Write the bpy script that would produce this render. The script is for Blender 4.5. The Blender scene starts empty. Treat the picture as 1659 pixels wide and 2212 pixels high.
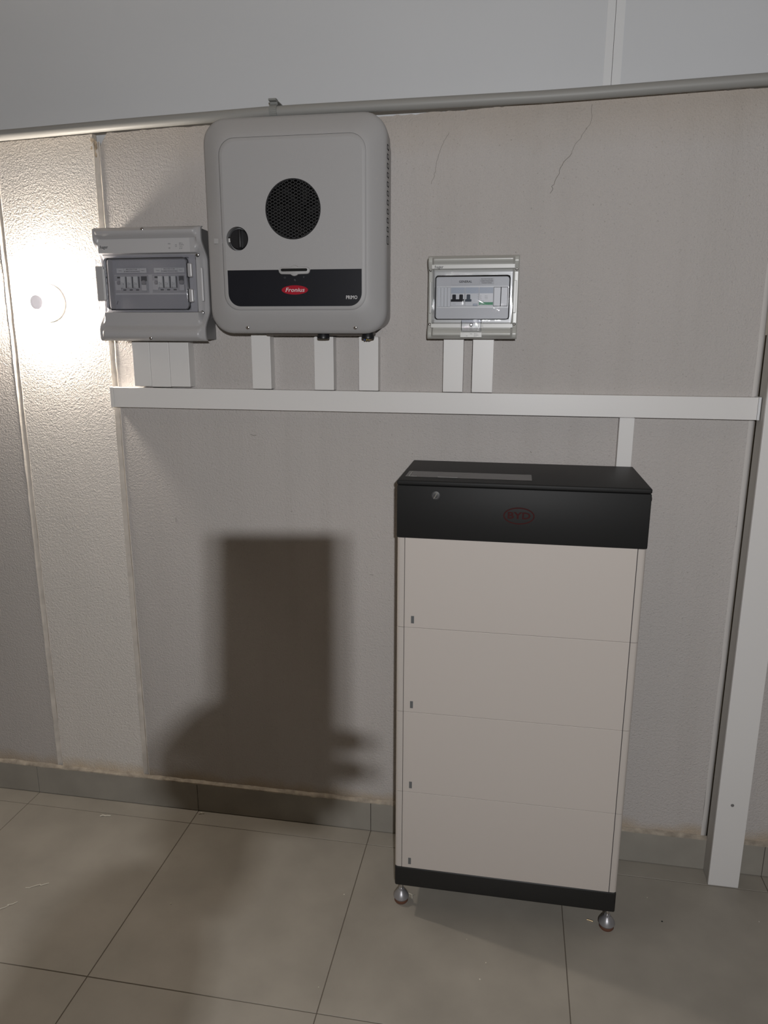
import bpy, bmesh, math, random
from mathutils import Vector, Matrix, Euler, noise
random.seed(7)
sc = bpy.context.scene
COL = sc.collection

# ---------------------------------------------------------------- camera
CAM = Vector((0.2694, -2.0569, 1.5518))
ROT = Euler((1.3369, -0.0027, 0.1736), 'XYZ')
cd = bpy.data.cameras.new('camera'); cam = bpy.data.objects.new('camera', cd); COL.objects.link(cam)
cam.location = CAM; cam.rotation_euler = ROT
cd.sensor_fit = 'VERTICAL'; cd.sensor_height = 32.0; cd.lens = 1601.3 * 32.0 / 2212.0
cd.clip_start = 0.003; cd.clip_end = 50
sc.camera = cam

# ---------------------------------------------------------------- world, lamps, exposure
w = bpy.data.worlds.new('world'); sc.world = w; w.use_nodes = True
w.node_tree.nodes['Background'].inputs[0].default_value = (1.0, 0.86, 0.70, 1)
w.node_tree.nodes['Background'].inputs[1].default_value = 0.02
sc.view_settings.view_transform = 'Standard'; sc.view_settings.look = 'None'
sc.view_settings.gamma = 1; sc.view_settings.use_curve_mapping = False
sc.view_settings.exposure = 0.0

# the photographer's headlamp, half a metre behind the phone
HL = Vector((0.411, -2.56, 1.716))
for dx in (-0.0065, 0.0065):      # two LEDs side by side
    ld = bpy.data.lights.new('headlamp_light', 'SPOT'); ld.shadow_soft_size = 0.0062
    ld.spot_size = math.radians(150); ld.spot_blend = 0.5
    ld.energy = 59.5; ld.color = (0.985, 0.99, 1.0)
    lo = bpy.data.objects.new('headlamp_light', ld); COL.objects.link(lo)
    lo.location = HL + Vector((dx, 0, 0))
    lo.rotation_euler = (Vector((-0.05, 0, 1.28)) - HL).to_track_quat('-Z', 'Y').to_euler()
# added weak warm fill below the ceiling that lifts the deepest shadow
cl = bpy.data.lights.new('fill_light', 'AREA'); cl.shape = 'DISK'; cl.size = 1.6; cl.energy = 0.6; cl.color = (1.0, 0.80, 0.60)
clo = bpy.data.objects.new('fill_light', cl); COL.objects.link(clo); clo.location = (-0.8, -2.2, 2.93)

# ---------------------------------------------------------------- materials
def mat(name, col, rough=0.5, metal=0.0, noise_amt=0.0, noise_scale=8.0, bump=0.0, bump_scale=200.0, emit=None, spec=0.5, coat=0.0):
    m = bpy.data.materials.new(name); m.use_nodes = True
    nt = m.node_tree; b = nt.nodes['Principled BSDF']
    b.inputs['Base Color'].default_value = (*col, 1); b.inputs['Roughness'].default_value = rough
    b.inputs['Metallic'].default_value = metal; b.inputs['Specular IOR Level'].default_value = spec
    b.inputs['Coat Weight'].default_value = coat
    if emit:
        b.inputs['Emission Color'].default_value = (*emit[:3], 1); b.inputs['Emission Strength'].default_value = emit[3]
    if noise_amt or bump:
        tc = nt.nodes.new('ShaderNodeNewGeometry')
    if noise_amt:
        n = nt.nodes.new('ShaderNodeTexNoise'); n.inputs['Scale'].default_value = noise_scale; n.inputs['Detail'].default_value = 6
        nt.links.new(tc.outputs['Position'], n.inputs['Vector'])
        r = nt.nodes.new('ShaderNodeValToRGB')
        r.color_ramp.elements[0].position = 0.3; r.color_ramp.elements[1].position = 0.7
        r.color_ramp.elements[0].color = (*[c * (1 - noise_amt) for c in col], 1)
        r.color_ramp.elements[1].color = (*[min(1, c * (1 + noise_amt)) for c in col], 1)
        nt.links.new(n.outputs['Fac'], r.inputs[0]); nt.links.new(r.outputs[0], b.inputs['Base Color'])
    if bump:
        n2 = nt.nodes.new('ShaderNodeTexNoise'); n2.inputs['Scale'].default_value = bump_scale; n2.inputs['Detail'].default_value = 3
        nt.links.new(tc.outputs['Position'], n2.inputs['Vector'])
        bp = nt.nodes.new('ShaderNodeBump'); bp.inputs['Strength'].default_value = bump; bp.inputs['Distance'].default_value = 0.002
        nt.links.new(n2.outputs['Fac'], bp.inputs['Height']); nt.links.new(bp.outputs[0], b.inputs['Normal'])
    return m

def wall_mat(name, col, bumpd, streak=0.10):
    """Painted stucco: fine relief, small dark pores, faint vertical rain streaks."""
    m = bpy.data.materials.new(name); m.use_nodes = True
    nt = m.node_tree; N = nt.nodes; L = nt.links; b = N['Principled BSDF']
    b.inputs['Roughness'].default_value = 0.85; b.inputs['Specular IOR Level'].default_value = 0.2
    g = N.new('ShaderNodeNewGeometry')
    def nz(scale, detail=3.0, vec=None, rough=0.5):
        n = N.new('ShaderNodeTexNoise'); n.inputs['Scale'].default_value = scale; n.inputs['Detail'].default_value = detail
        n.inputs['Roughness'].default_value = rough
        L.new(vec or g.outputs['Position'], n.inputs['Vector']); return n.outputs['Fac']
    def ramp(v, p0, p1, c0, c1):
        r = N.new('ShaderNodeValToRGB'); e = r.color_ramp.elements
        e[0].position = p0; e[1].position = p1; e[0].color = (*c0, 1); e[1].color = (*c1, 1)
        L.new(v, r.inputs[0]); return r.outputs[0]
    def mul(a, c):
        x = N.new('ShaderNodeMix'); x.data_type = 'RGBA'; x.blend_type = 'MULTIPLY'; x.inputs[0].default_value = 1
        L.new(a, x.inputs[6]); L.new(c, x.inputs[7]); return x.outputs[2]
    mp = N.new('ShaderNodeMapping'); mp.inputs['Scale'].default_value = (11, 11, 0.55); L.new(g.outputs['Position'], mp.inputs['Vector'])
    base = ramp(nz(2.2, 4), 0.3, 0.7, [c * 0.97 for c in col], (col[0] * 1.03, col[1] * 1.02, col[2] * 1.02))
    st = ramp(nz(1.6, 5, mp.outputs[0]), 0.30, 0.52, (1 - streak, 1 - streak * 1.05, 1 - streak * 1.15), (1, 1, 1))
    pores = ramp(nz(170, 2), 0.22, 0.36, (0.72, 0.70, 0.68), (1, 1, 1))
    grain = ramp(nz(420, 2), 0.3, 0.7, (0.94, 0.94, 0.94), (1.0, 1.0, 1.0))
    c = mul(mul(mul(base, st), pores), grain)
    # brownish dust near the skirting and along the top edge
    sx = N.new('ShaderNodeSeparateXYZ'); L.new(g.outputs['Position'], sx.inputs[0])
    wob = N.new('ShaderNodeMath'); wob.operation = 'MULTIPLY_ADD'; L.new(nz(9, 5), wob.inputs[0]); wob.inputs[1].default_value = 0.08
    L.new(sx.outputs['Z'], wob.inputs[2])
    low = ramp(wob.outputs[0], 0.148, 0.185, (0.90, 0.80, 0.66), (1, 1, 1)); c = mul(c, low)
    sc2 = N.new('ShaderNodeMath'); sc2.operation = 'MULTIPLY'; L.new(wob.outputs[0], sc2.inputs[0]); sc2.inputs[1].default_value = 0.4
    top = ramp(sc2.outputs[0], 0.815, 0.872, (1, 1, 1), (0.90, 0.84, 0.76)); c = mul(c, top)
    L.new(c, b.inputs['Base Color'])
    s1 = N.new('ShaderNodeMath'); s1.operation = 'MULTIPLY_ADD'; L.new(nz(135, 3), s1.inputs[0]); s1.inputs[1].default_value = 1.0
    L.new(nz(260, 2), s1.inputs[2])
    bp = N.new('ShaderNodeBump'); bp.inputs['Strength'].default_value = 1.0; bp.inputs['Distance'].default_value = bumpd
    L.new(s1.outputs[0], bp.inputs['Height']); L.new(bp.outputs[0], b.inputs['Normal'])
    return m

def clear_mat(name, tint, rough=0.08, haze=0.05, bump=0.0):
    """Thin clear plastic: see-through, glossy, absorbing more at grazing angles."""
    m = bpy.data.materials.new(name); m.use_nodes = True
    nt = m.node_tree; N = nt.nodes; L = nt.links; out = N['Material Output']; N.remove(N['Principled BSDF'])
    lw = N.new('ShaderNodeLayerWeight'); lw.inputs['Blend'].default_value = 0.35
    cr = N.new('ShaderNodeValToRGB'); e = cr.color_ramp.elements
    e[0].position = 0.25; e[0].color = (*tint, 1); e[1].position = 0.85; e[1].color = (0.16, 0.16, 0.19, 1)
    L.new(lw.outputs['Facing'], cr.inputs[0])
    tr = N.new('ShaderNodeBsdfTransparent'); L.new(cr.outputs[0], tr.inputs[0])
    gl = N.new('ShaderNodeBsdfGlossy'); gl.inputs['Roughness'].default_value = rough
    df = N.new('ShaderNodeBsdfDiffuse'); df.inputs[0].default_value = (0.75, 0.77, 0.85, 1)
    fr = N.new('ShaderNodeFresnel'); fr.inputs[0].default_value = 1.5
    m1 = N.new('ShaderNodeMixShader'); m1.inputs[0].default_value = haze
    L.new(tr.outputs[0], m1.inputs[1]); L.new(df.outputs[0], m1.inputs[2])
    m2 = N.new('ShaderNodeMixShader'); L.new(fr.outputs[0], m2.inputs[0]); L.new(m1.outputs[0], m2.inputs[1]); L.new(gl.outputs[0], m2.inputs[2])
    L.new(m2.outputs[0], out.inputs[0])
    if bump:
        g = N.new('ShaderNodeNewGeometry')
        mp = N.new('ShaderNodeMapping'); mp.inputs['Rotation'].default_value = (0, 0.6, 0); mp.inputs['Scale'].default_value = (420, 1, 45)
        L.new(g.outputs['Position'], mp.inputs[0])
        n = N.new('ShaderNodeTexNoise'); n.inputs['Scale'].default_value = 1.0; n.inputs['Detail'].default_value = 4; L.new(mp.outputs[0], n.inputs[0])
        bp = N.new('ShaderNodeBump'); bp.inputs['Strength'].default_value = bump; bp.inputs['Distance'].default_value = 0.002
        # rubbed patches only
        n2 = N.new('ShaderNodeTexNoise'); n2.inputs['Scale'].default_value = 14; n2.inputs['Detail'].default_value = 3; L.new(g.outputs['Position'], n2.inputs[0])
        r2 = N.new('ShaderNodeValToRGB'); r2.color_ramp.elements[0].position = 0.50; r2.color_ramp.elements[1].position = 0.66; r2.color_ramp.elements[1].color = (bump, bump, bump, 1)
        L.new(n2.outputs['Fac'], r2.inputs[0]); L.new(r2.outputs[0], bp.inputs['Strength'])
        L.new(n.outputs['Fac'], bp.inputs['Height']); L.new(bp.outputs[0], gl.inputs['Normal'])
    return m

WALL = wall_mat('painted_stucco', (0.525, 0.497, 0.48), 0.0021, 0.035)
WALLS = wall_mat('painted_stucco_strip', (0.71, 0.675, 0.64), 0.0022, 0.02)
PLAIN = mat('plain_wall_paint', (0.34, 0.30, 0.25), 0.9)
CEILM = mat('ceiling_paint', (0.44, 0.39, 0.32), 0.9)
CLAD = mat('white_cladding_sheet', (0.575, 0.59, 0.615), 0.42, noise_amt=0.02, noise_scale=1.5)
CLADJ = mat('white_joint_cover', (0.655, 0.665, 0.68), 0.45)
SEAL = mat('joint_sealant', (0.60, 0.555, 0.505), 0.7, noise_amt=0.10, noise_scale=30, bump=0.6, bump_scale=60)
MORTAR = mat('tile_mortar', (0.39, 0.34, 0.28), 0.95, noise_amt=0.28, noise_scale=40, bump=0.8, bump_scale=150)
GROUT = mat('dark_grout', (0.12, 0.10, 0.08), 0.9)
TILE = mat('floor_tile_glaze', (0.33, 0.303, 0.262), 0.48, noise_amt=0.12, noise_scale=5, bump=0.05, bump_scale=90, spec=0.35)
SKIRT = mat('skirting_tile_glaze', (0.315, 0.295, 0.26), 0.5, noise_amt=0.09, noise_scale=9, spec=0.35)
PIPE = mat('grey_pipe_plastic', (0.29, 0.287, 0.275), 0.5)
CLIPM = mat('grey_clip_plastic', (0.25, 0.255, 0.245), 0.5)
TRUNK = mat('white_trunking_plastic', (0.70, 0.685, 0.67), 0.42)
TRUNK2 = mat('white_trunking_plastic_cover', (0.735, 0.72, 0.71), 0.38)
INV = mat('inverter_shell', (0.385, 0.38, 0.385), 0.5, bump=0.12, bump_scale=900)
INV2 = mat('inverter_front', (0.37, 0.365, 0.37), 0.5, bump=0.12, bump_scale=900)
INVD = mat('inverter_underside', (0.16, 0.14, 0.125), 0.6)
BLACK = mat('black_plastic', (0.012, 0.012, 0.014), 0.4)
BLACKP = mat('black_label_film', (0.011, 0.012, 0.017), 0.3)
VOID = mat('dark_inside', (0.004, 0.004, 0.004), 0.9)
MESHM = mat('black_wire_mesh', (0.045, 0.045, 0.047), 0.45)
FANM = mat('fan_plastic', (0.03, 0.03, 0.032), 0.18)
RED = mat('red_badge', (0.36, 0.008, 0.022), 0.6, spec=0.2)
REDD = mat('dark_red_badge', (0.045, 0.010, 0.010), 0.7, spec=0.15)
PRINT = mat('white_print', (0.66, 0.65, 0.66), 0.5)
PRINTG = mat('grey_print', (0.14, 0.14, 0.15), 0.5)
INK = mat('dark_print', (0.02, 0.02, 0.022), 0.9, spec=0.1)
CHROME = mat('steel', (0.62, 0.61, 0.60), 0.22, metal=1.0)
DIST = mat('grey_box_plastic', (0.40, 0.395, 0.405), 0.32)
DISTS = mat('grey_box_label_band', (0.46, 0.455, 0.465), 0.38)
DISTB = mat('shaded_box_body', (0.20, 0.20, 0.205), 0.45)  # light grey plastic with its side shade put into the colour
DIST3 = mat('pale_grey_box_plastic', (0.47, 0.47, 0.445), 0.30)
DIST3S = mat('pale_grey_band', (0.58, 0.58, 0.565), 0.35)
INNER = mat('inner_panel_plastic', (0.30, 0.30, 0.315), 0.4)
INNER3 = mat('inner_panel_plastic_pale', (0.42, 0.42, 0.425), 0.4)
MOD = mat('module_plastic', (0.34, 0.34, 0.35), 0.4)
MODD = mat('module_dark_plastic', (0.05, 0.05, 0.055), 0.7, spec=0.2)
CART = mat('cartridge_white', (0.55, 0.56, 0.56), 0.45)
BREAK = mat('breaker_grey', (0.50, 0.51, 0.52), 0.4)
BREAKB = mat('breaker_blue_grey', (0.28, 0.32, 0.38), 0.4)
TOGG = mat('toggle_black', (0.012, 0.013, 0.017), 0.7, spec=0.12)
TOGG2 = mat('toggle_grey', (0.075, 0.09, 0.11), 0.7, spec=0.15)
GREEN = mat('green_label', (0.02, 0.25, 0.10), 0.5)
LABELW = mat('paper_label', (0.50, 0.50, 0.505), 0.55)
BLANK = mat('blanking_plate', (0.62, 0.62, 0.625), 0.4)
RIMM = mat('window_rim_shade', (0.03, 0.03, 0.04), 0.5, spec=0.3)
CLEAR1 = clear_mat('clear_smoked_door', (0.84, 0.84, 0.87), 0.06, 0.05, 0.1)
CLEAR3 = clear_mat('clear_door', (0.97, 0.975, 1.0), 0.05, 0.02, 0.9)
TAPE = mat('clear_tape', (0.05, 0.05, 0.051), 0.25, noise_amt=0.4, noise_scale=35, spec=0.5)
TAPEW = mat('white_print_strip', (0.33, 0.33, 0.32), 0.4)
BYD = mat('battery_beige_paint', (0.555, 0.505, 0.468), 0.5, bump=0.06, bump_scale=1200)
BYDS = mat('battery_side_paint', (0.53, 0.485, 0.45), 0.5)
BYDD = mat('battery_dark_paint', (0.0125, 0.0125, 0.0127), 0.55, spec=0.3, bump=0.1, bump_scale=1500)
BYDB = mat('battery_base_paint', (0.010, 0.010, 0.010), 0.5)
INDI = mat('indicator_window', (0.13, 0.135, 0.14), 0.3)
RUBBER = mat('brown_rubber', (0.15, 0.065, 0.04), 0.7)
FOOTM = mat('satin_steel', (0.36, 0.355, 0.37), 0.38, metal=0.55)
CRACK = mat('crack_shade', (0.22, 0.20, 0.18), 1.0)
GLOW = mat('lit_diffuser', (0.9, 0.9, 0.88), 0.4, emit=(1.0, 0.90, 0.78, 385.0))
LRIM = mat('white_lamp_rim', (0.75, 0.74, 0.72), 0.5)
NUB = mat('glowing_sensor_lens', (0.62, 0.58, 0.60), 0.6, emit=(0.98, 0.92, 0.95, 0.42))  # sensor lens whose brightness is put in as a faint glow
CRUMB = mat('plaster_crumb', (0.66, 0.62, 0.54), 0.9)
COPPER = mat('wire_copper', (0.75, 0.58, 0.36), 0.35, metal=1.0)
BLUE = mat('blue_insulation', (0.03, 0.10, 0.42), 0.4); YEL = mat('yellow_insulation', (0.60, 0.48, 0.06), 0.4)
SKIN = mat('skin', (0.55, 0.34, 0.25), 0.55); CLOTH = mat('dark_jacket', (0.05, 0.055, 0.07), 0.9, bump=0.3, bump_scale=500)
TROUS = mat('work_trousers', (0.07, 0.075, 0.09), 0.9); SHOE = mat('shoe_leather', (0.03, 0.025, 0.02), 0.6); HAIR = mat('dark_hair', (0.03, 0.02, 0.015), 0.7)

# ---------------------------------------------------------------- helpers
def new(): return bmesh.new()
def box(bm, x0, x1, y0, y1, z0, z1, bev=0.0, seg=2):
    m = Matrix.Translation(((x0 + x1) / 2, (y0 + y1) / 2, (z0 + z1) / 2)) @ Matrix.Diagonal((abs(x1 - x0), abs(y1 - y0), abs(z1 - z0), 1))
    t = bmesh.new(); bmesh.ops.create_cube(t, size=1, matrix=m)
    if bev: bmesh.ops.bevel(t, geom=t.edges[:], offset=bev, segments=seg, affect='EDGES', profile=0.5)
    merge(bm, t); return bm
def merge(bm, t, mtx=None):
    if mtx: bmesh.ops.transform(t, matrix=mtx, verts=t.verts)
    me = bpy.data.meshes.new('t'); t.to_mesh(me); t.free(); bm.from_mesh(me); bpy.data.meshes.remove(me)
def tube(bm, a, b, r0, r1=None, seg=20):
    a, b = Vector(a), Vector(b); d = b - a
    t = bmesh.new(); bmesh.ops.create_cone(t, cap_ends=True, segments=seg, radius1=r0, radius2=r0 if r1 is None else r1, depth=d.length)
    merge(bm, t, Matrix.Translation((a + b) / 2) @ d.to_track_quat('Z', 'Y').to_matrix().to_4x4()); return bm
def lathe(bm, prof, origin, axis='Z', seg=28):
    """prof: (radius, height) pairs turned round the axis; axis '-Y' points out of the wall."""
    rings = []
    for r, h in prof:
        ring = []
        for k in range(seg):
            a = 2 * math.pi * k / seg; c, s = math.cos(a) * r, math.sin(a) * r
            p = Vector((c, s, h)) if axis == 'Z' else Vector((c, -h, s))
            ring.append(bm.verts.new(Vector(origin) + p))
        rings.append(ring)
    for A, B in zip(rings, rings[1:]):
        for k in range(seg): bm.faces.new((A[k], A[(k + 1) % seg], B[(k + 1) % seg], B[k]))
    bm.faces.new(rings[0][::-1]); bm.faces.new(rings[-1])
    return bm
def rrect(x0, x1, z0, z1, r, n=6):
    pts = []
    for cx, cz, a0 in ((x1 - r, z1 - r, 0), (x0 + r, z1 - r, 90), (x0 + r, z0 + r, 180), (x1 - r, z0 + r, 270)):
        for k in range(n + 1):
            a = math.radians(a0 + 90 * k / n); pts.append((cx + r * math.cos(a), cz + r * math.sin(a)))
    return pts
def circ(cx, cz, r, n=40, rz=None):
    return [(cx + r * math.cos(2 * math.pi * k / n), cz + (rz or r) * math.sin(2 * math.pi * k / n)) for k in range(n)]
def loft(bm, sections, cap0=True, cap1=True):
    """sections: list of (y, [(x, z)...]) with equal counts."""
    rings = [[bm.verts.new((x, y, z)) for x, z in pts] for y, pts in sections]
    n = len(rings[0])
    for A, B in zip(rings, rings[1:]):
        for k in range(n): bm.faces.new((A[k], A[(k + 1) % n], B[(k + 1) % n], B[k]))
    if cap0: bm.faces.new(rings[0][::-1])
    if cap1: bm.faces.new(rings[-1])
    return bm
def plate(bm, outer, holes, yf, yb):
    """flat plate in the xz plane with holes: front face at yf, walls back to yb."""
    t = bmesh.new(); es = []
    for loop in [outer] + holes:
        vs = [t.verts.new((x, yf, z)) for x, z in loop]
        es += [t.edges.new((vs[k], vs[(k + 1) % len(vs)])) for k in range(len(vs))]
    bmesh.ops.triangle_fill(t, use_beauty=True, use_dissolve=False, edges=es, normal=(0, -1, 0))
    ed = [e for e in t.edges if e.is_boundary]
    r = bmesh.ops.extrude_edge_only(t, edges=ed)
    for v in r['geom']:
        if isinstance(v, bmesh.types.BMVert): v.co.y = yb
    merge(bm, t); return bm
def obj(name, bm, m, parent=None, origin=None, smooth=False, **props):
    """one mesh object; vertices are given in world metres."""
    bmesh.ops.recalc_face_normals(bm, faces=bm.faces[:])
    o0 = Vector(origin) if origin is not None else (parent.matrix_world.translation.copy() if parent and not origin else Vector((0, 0, 0)))
    if parent: o0 = Vector(parent['wo']) if 'wo' in parent else o0
    loc = Vector(origin) if (origin is not None) else o0
    bmesh.ops.translate(bm, verts=bm.verts[:], vec=-loc)
    me = bpy.data.meshes.new(name); bm.to_mesh(me); bm.free()
    for mm in (m if isinstance(m, (list, tuple)) else [m]): me.materials.append(mm)
    if smooth:
        me.polygons.foreach_set('use_smooth', [True] * len(me.polygons))
        try: me.set_sharp_from_angle(angle=math.radians(smooth if smooth is not True else 35))
        except Exception: pass
    o = bpy.data.objects.new(name, me); COL.objects.link(o)
    if parent:
        o.parent = parent; o.location = loc - Vector(parent['wo'])
    else: o.location = loc
    o['wo'] = tuple(loc)
    for k, v in props.items(): o[k] = v
    return o
def thing(name, loc, label, cat, group=None):
    o = bpy.data.objects.new(name, None); COL.objects.link(o); o.location = loc; o.empty_display_size = 0.05
    o['wo'] = tuple(loc); o['label'] = label; o['category'] = cat
    if group: o['group'] = group
    return o
def tag(o, label, cat, group=None):
    o['label'] = label; o['category'] = cat
    if group: o['group'] = group
    return o
def text_bm(s, size, x, y, z, shear=0.0, ext=0.0003, align='LEFT', sx=1.0, rot=0.0, bold=0.0):
    cu = bpy.data.curves.new('t', 'FONT'); cu.body = s; cu.size = size; cu.shear = shear; cu.extrude = ext; cu.offset = bold
    cu.resolution_u = 2; cu.align_x = align; cu.align_y = 'CENTER'
    o = bpy.data.objects.new('t', cu); COL.objects.link(o)
    dg = bpy.context.evaluated_depsgraph_get(); me = bpy.data.meshes.new_from_object(o.evaluated_get(dg))
    bm = bmesh.new(); bm.from_mesh(me); bpy.data.meshes.remove(me); bpy.data.objects.remove(o); bpy.data.curves.remove(cu)
    bmesh.ops.transform(bm, matrix=Matrix.Translation((x, y, z)) @ Matrix.Rotation(rot, 4, 'Y') @ Matrix.Rotation(math.pi / 2, 4, 'X') @ Matrix.Diagonal((sx, 1, 1, 1)), verts=bm.verts)
    return bm
def sstep(a, b, x):
    t = max(0.0, min(1.0, (x - a) / (b - a))); return t * t * (3 - 2 * t)
def lerp_pts(pts, x):
    if x <= pts[0][0]: return pts[0][1] + (pts[1][1] - pts[0][1]) * (x - pts[0][0]) / (pts[1][0] - pts[0][0])
    for (a, b), (c, d) in zip(pts, pts[1:]):
        if x <= c: return b + (d - b) * (x - a) / (c - a)
    (a, b), (c, d) = pts[-2:]; return d + (d - b) * (x - c) / (c - a)

# ---------------------------------------------------------------- structure: floor
bm = new(); box(bm, -3, 3, -4.2, 0.06, -0.08, -0.0012)
floor = obj('floor', bm, GROUT, kind='structure'); floor['wo'] = (0, 0, 0)
TX, TY, X0 = 0.5875, 0.605, -0.1285
def tile_mesh(wx, wy):
    b = new(); box(b, -wx / 2, wx / 2, -wy / 2, wy / 2, -0.009, 0.0, 0.0007, 1)
    me = bpy.data.meshes.new('tile'); bmesh.ops.recalc_face_normals(b, faces=b.faces[:]); b.to_mesh(me); b.free(); me.materials.append(TILE); return me
def lay(me, cx, cy, dz):
    o = bpy.data.objects.new('tile', me); COL.objects.link(o); o.parent = floor; o.location = (cx, cy, dz); return o
J = 0.0022
full, strip = tile_mesh(TX - J, TY - J), tile_mesh(TX - J, 0.077 - J)
for i in range(-5, 5):
    cx = X0 + (i + 0.5) * TX
    if abs(cx) > 3: continue
    lay(strip, cx, -0.0385, 0)
    for j in range(6): lay(full, cx, -0.077 - (j + 0.5) * TY, random.uniform(-0.0002, 0.0002))

# ---------------------------------------------------------------- structure: back wall with precast panels
bm = new(); box(bm, -3, 3, 0.018, 0.034, 0, 2.06); box(bm, -3, 3, 0.06, 0.12, 0, 3.0)
wall = obj('wall_back', bm, PLAIN, kind='structure'); wall['wo'] = (0, 0, 0)
TOP = [(-3, 2.05), (-1.193, 2.081), (-0.597, 2.098), (-0.056, 2.100), (0.109, 2.105), (0.337, 2.114), (0.555, 2.118), (0.825, 2.123), (3, 2.16)]
def panel(x0, x1, m, chamfer=0.0, y=0.0, notch=False):
    b = new(); n = max(4, int((x1 - x0) / 0.012)); top = []
    for k in range(n + 1):
        x = x0 + (x1 - x0) * k / n
        z = lerp_pts(TOP, x) + 0.0045 * noise.noise(Vector((x * 14, 0, 3))) + 0.003 * noise.noise(Vector((x * 60, 1, 3)))
        if notch and k < 2: z -= 0.018 * (2 - k)
        top.append((x, z))
    pts = [(x0, 0.002), (x1 - chamfer, 0.002)] + [(min(x, x1 - chamfer), z) for x, z in top[::-1]]
    vs = [b.verts.new((x, y, z)) for x, z in pts]; bmesh_f = b.faces.new(vs)
    r = bmesh.ops.extrude_face_region(b, geom=[bmesh_f])
    for v in r['geom']:
        if isinstance(v, bmesh.types.BMVert):
            v.co.y = 0.02
            if chamfer and v.co.x > x1 - chamfer - 1e-5: v.co.x = x1
    return obj('wall_panel', b, m, wall)
panel(-3, -1.228, WALL, y=0.0)
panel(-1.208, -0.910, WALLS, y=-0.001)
panel(-0.890, 0.869, WALL, notch=True)
panel(0.905, 3, WALL)
# lighter rounded plaster edge at the right end of the main panel
b = new(); n = 60
prof = [(0.869, 0.0002), (0.873, -0.0012), (0.880, 0.001), (0.885, 0.006), (0.885, 0.02)]
rings = []
for k in range(n + 1):
    z = 0.004 + (2.118) * k / n; d = 0.0014 * noise.noise(Vector((1, 0, z * 7)))
    rings.append([b.verts.new((x + d, y, z)) for x, y in prof])
for A, B in zip(rings, rings[1:]):
    for k in range(len(prof) - 1): b.faces.new((A[k], A[k + 1], B[k + 1], B[k]))
obj('edge_bead', b, mat('edge_plaster', (0.56, 0.535, 0.515), 0.85), wall, smooth=60)
# grooved sealant joints
for xa, xb, zt in ((-1.229, -1.207, 2.078), (-0.911, -0.889, 2.07)):
    b = new(); n = 110; prof = [(0, 0.0005), (0.10, -0.0022), (0.22, 0.001), (0.5, 0.0095), (0.78, 0.001), (0.92, -0.0022), (1.0, 0.0005)]
    rings = []
    for k in range(n + 1):
        z = 0.100 + (zt - 0.100) * k / n
        ring = []
        for q, (u, y) in enumerate(prof):
            dx = 0.0016 * noise.noise(Vector((q * 3.1, xa * 9, z * 16))); dy = 0.0012 * noise.noise(Vector((q * 1.7, xb * 5, z * 30)))
            ring.append(b.verts.new((xa + (xb - xa) * u + dx, y + dy, z)))
        rings.append(ring)
    for A, B in zip(rings, rings[1:]):
        for k in range(len(prof) - 1): b.faces.new((A[k], A[k + 1], B[k + 1], B[k]))
    obj('joint_sealant', b, SEAL, wall, smooth=70)
# broken filler at the head of the right-hand joint
b = new()
for k in range(14):
    t = bmesh.new(); bmesh.ops.create_icosphere(t, subdivisions=1, radius=random.uniform(0.003, 0.0055))
    merge(b, t, Matrix.Translation((-0.912 + random.uniform(-0.007, 0.010), 0.001, 2.075 - k * 0.003)) @ Matrix.Diagonal((1, 0.6, 1.7, 1)))
obj('filler_crumbs', b, mat('rusty_filler', (0.42, 0.34, 0.25), 0.95, noise_amt=0.4, noise_scale=60), wall, kind='stuff')
# hairline cracks and nicks
def wire(b, pts, r, seg=6):
    for p, q in zip(pts, pts[1:]): tube(b, p, q, r, r, seg)
def jag(pts, amp=0.0035, n=5, y=-0.0002):
    out = []
    for (x0, z0), (x1, z1) in zip(pts, pts[1:]):
        for k in range(n): out.append((x0 + (x1 - x0) * k / n + random.uniform(-amp, amp) * (k > 0), y, z0 + (z1 - z0) * k / n))
    out.append((pts[-1][0], y, pts[-1][1])); return out
b = new(); wire(b, jag([(0.425, 2.105), (0.423, 2.059), (0.395, 2.021), (0.383, 1.995)]), 0.0004); obj('crack', b, CRACK, wall)
b = new(); wire(b, jag([(0.383, 1.995), (0.357, 1.962), (0.345, 1.93), (0.335, 1.903)]), 0.0006); obj('crack', b, CRACK, wall)
b = new(); wire(b, jag([(0.075, 2.054), (0.062, 2.031), (0.048, 1.994), (0.043, 1.964), (0.032, 1.934)], 0.002), 0.0004); obj('crack', b, CRACK, wall)
for pts in ([(-0.487, 1.270), (-0.478, 1.267), (-0.468, 1.268)], [(-0.735, 1.010), (-0.736, 0.995)], [(-0.132, 0.862), (-0.121, 0.861)], [(0.317, 1.243), (0.321, 1.239)]):
    b = new(); wire(b, [(x, -0.0002, z) for x, z in pts], 0.0006); obj('nick', b, CRACK, wall)

# cladding above the wall: sheets with a joint cover
upper = obj('wall_upper', box(new(), -3, 3, 0.045, 0.058, 1.9, 3.0), PLAIN, kind='structure'); upper['wo'] = (0, 0, 0)
obj('cladding_sheet', box(new(), -3, 0.450, 0.036, 0.045, 1.95, 3.0), CLAD, upper)
obj('cladding_sheet', box(new(), 0.492, 3, 0.036, 0.045, 1.95, 3.0), CLAD, upper)
obj('joint_cover', box(new(), 0.450, 0.4695, 0.0335, 0.045, 1.95, 3.0), CLADJ, upper)
obj('joint_cover', box(new(), 0.4705, 0.492, 0.0335, 0.045, 1.95, 3.0), CLADJ, upper)

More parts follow.
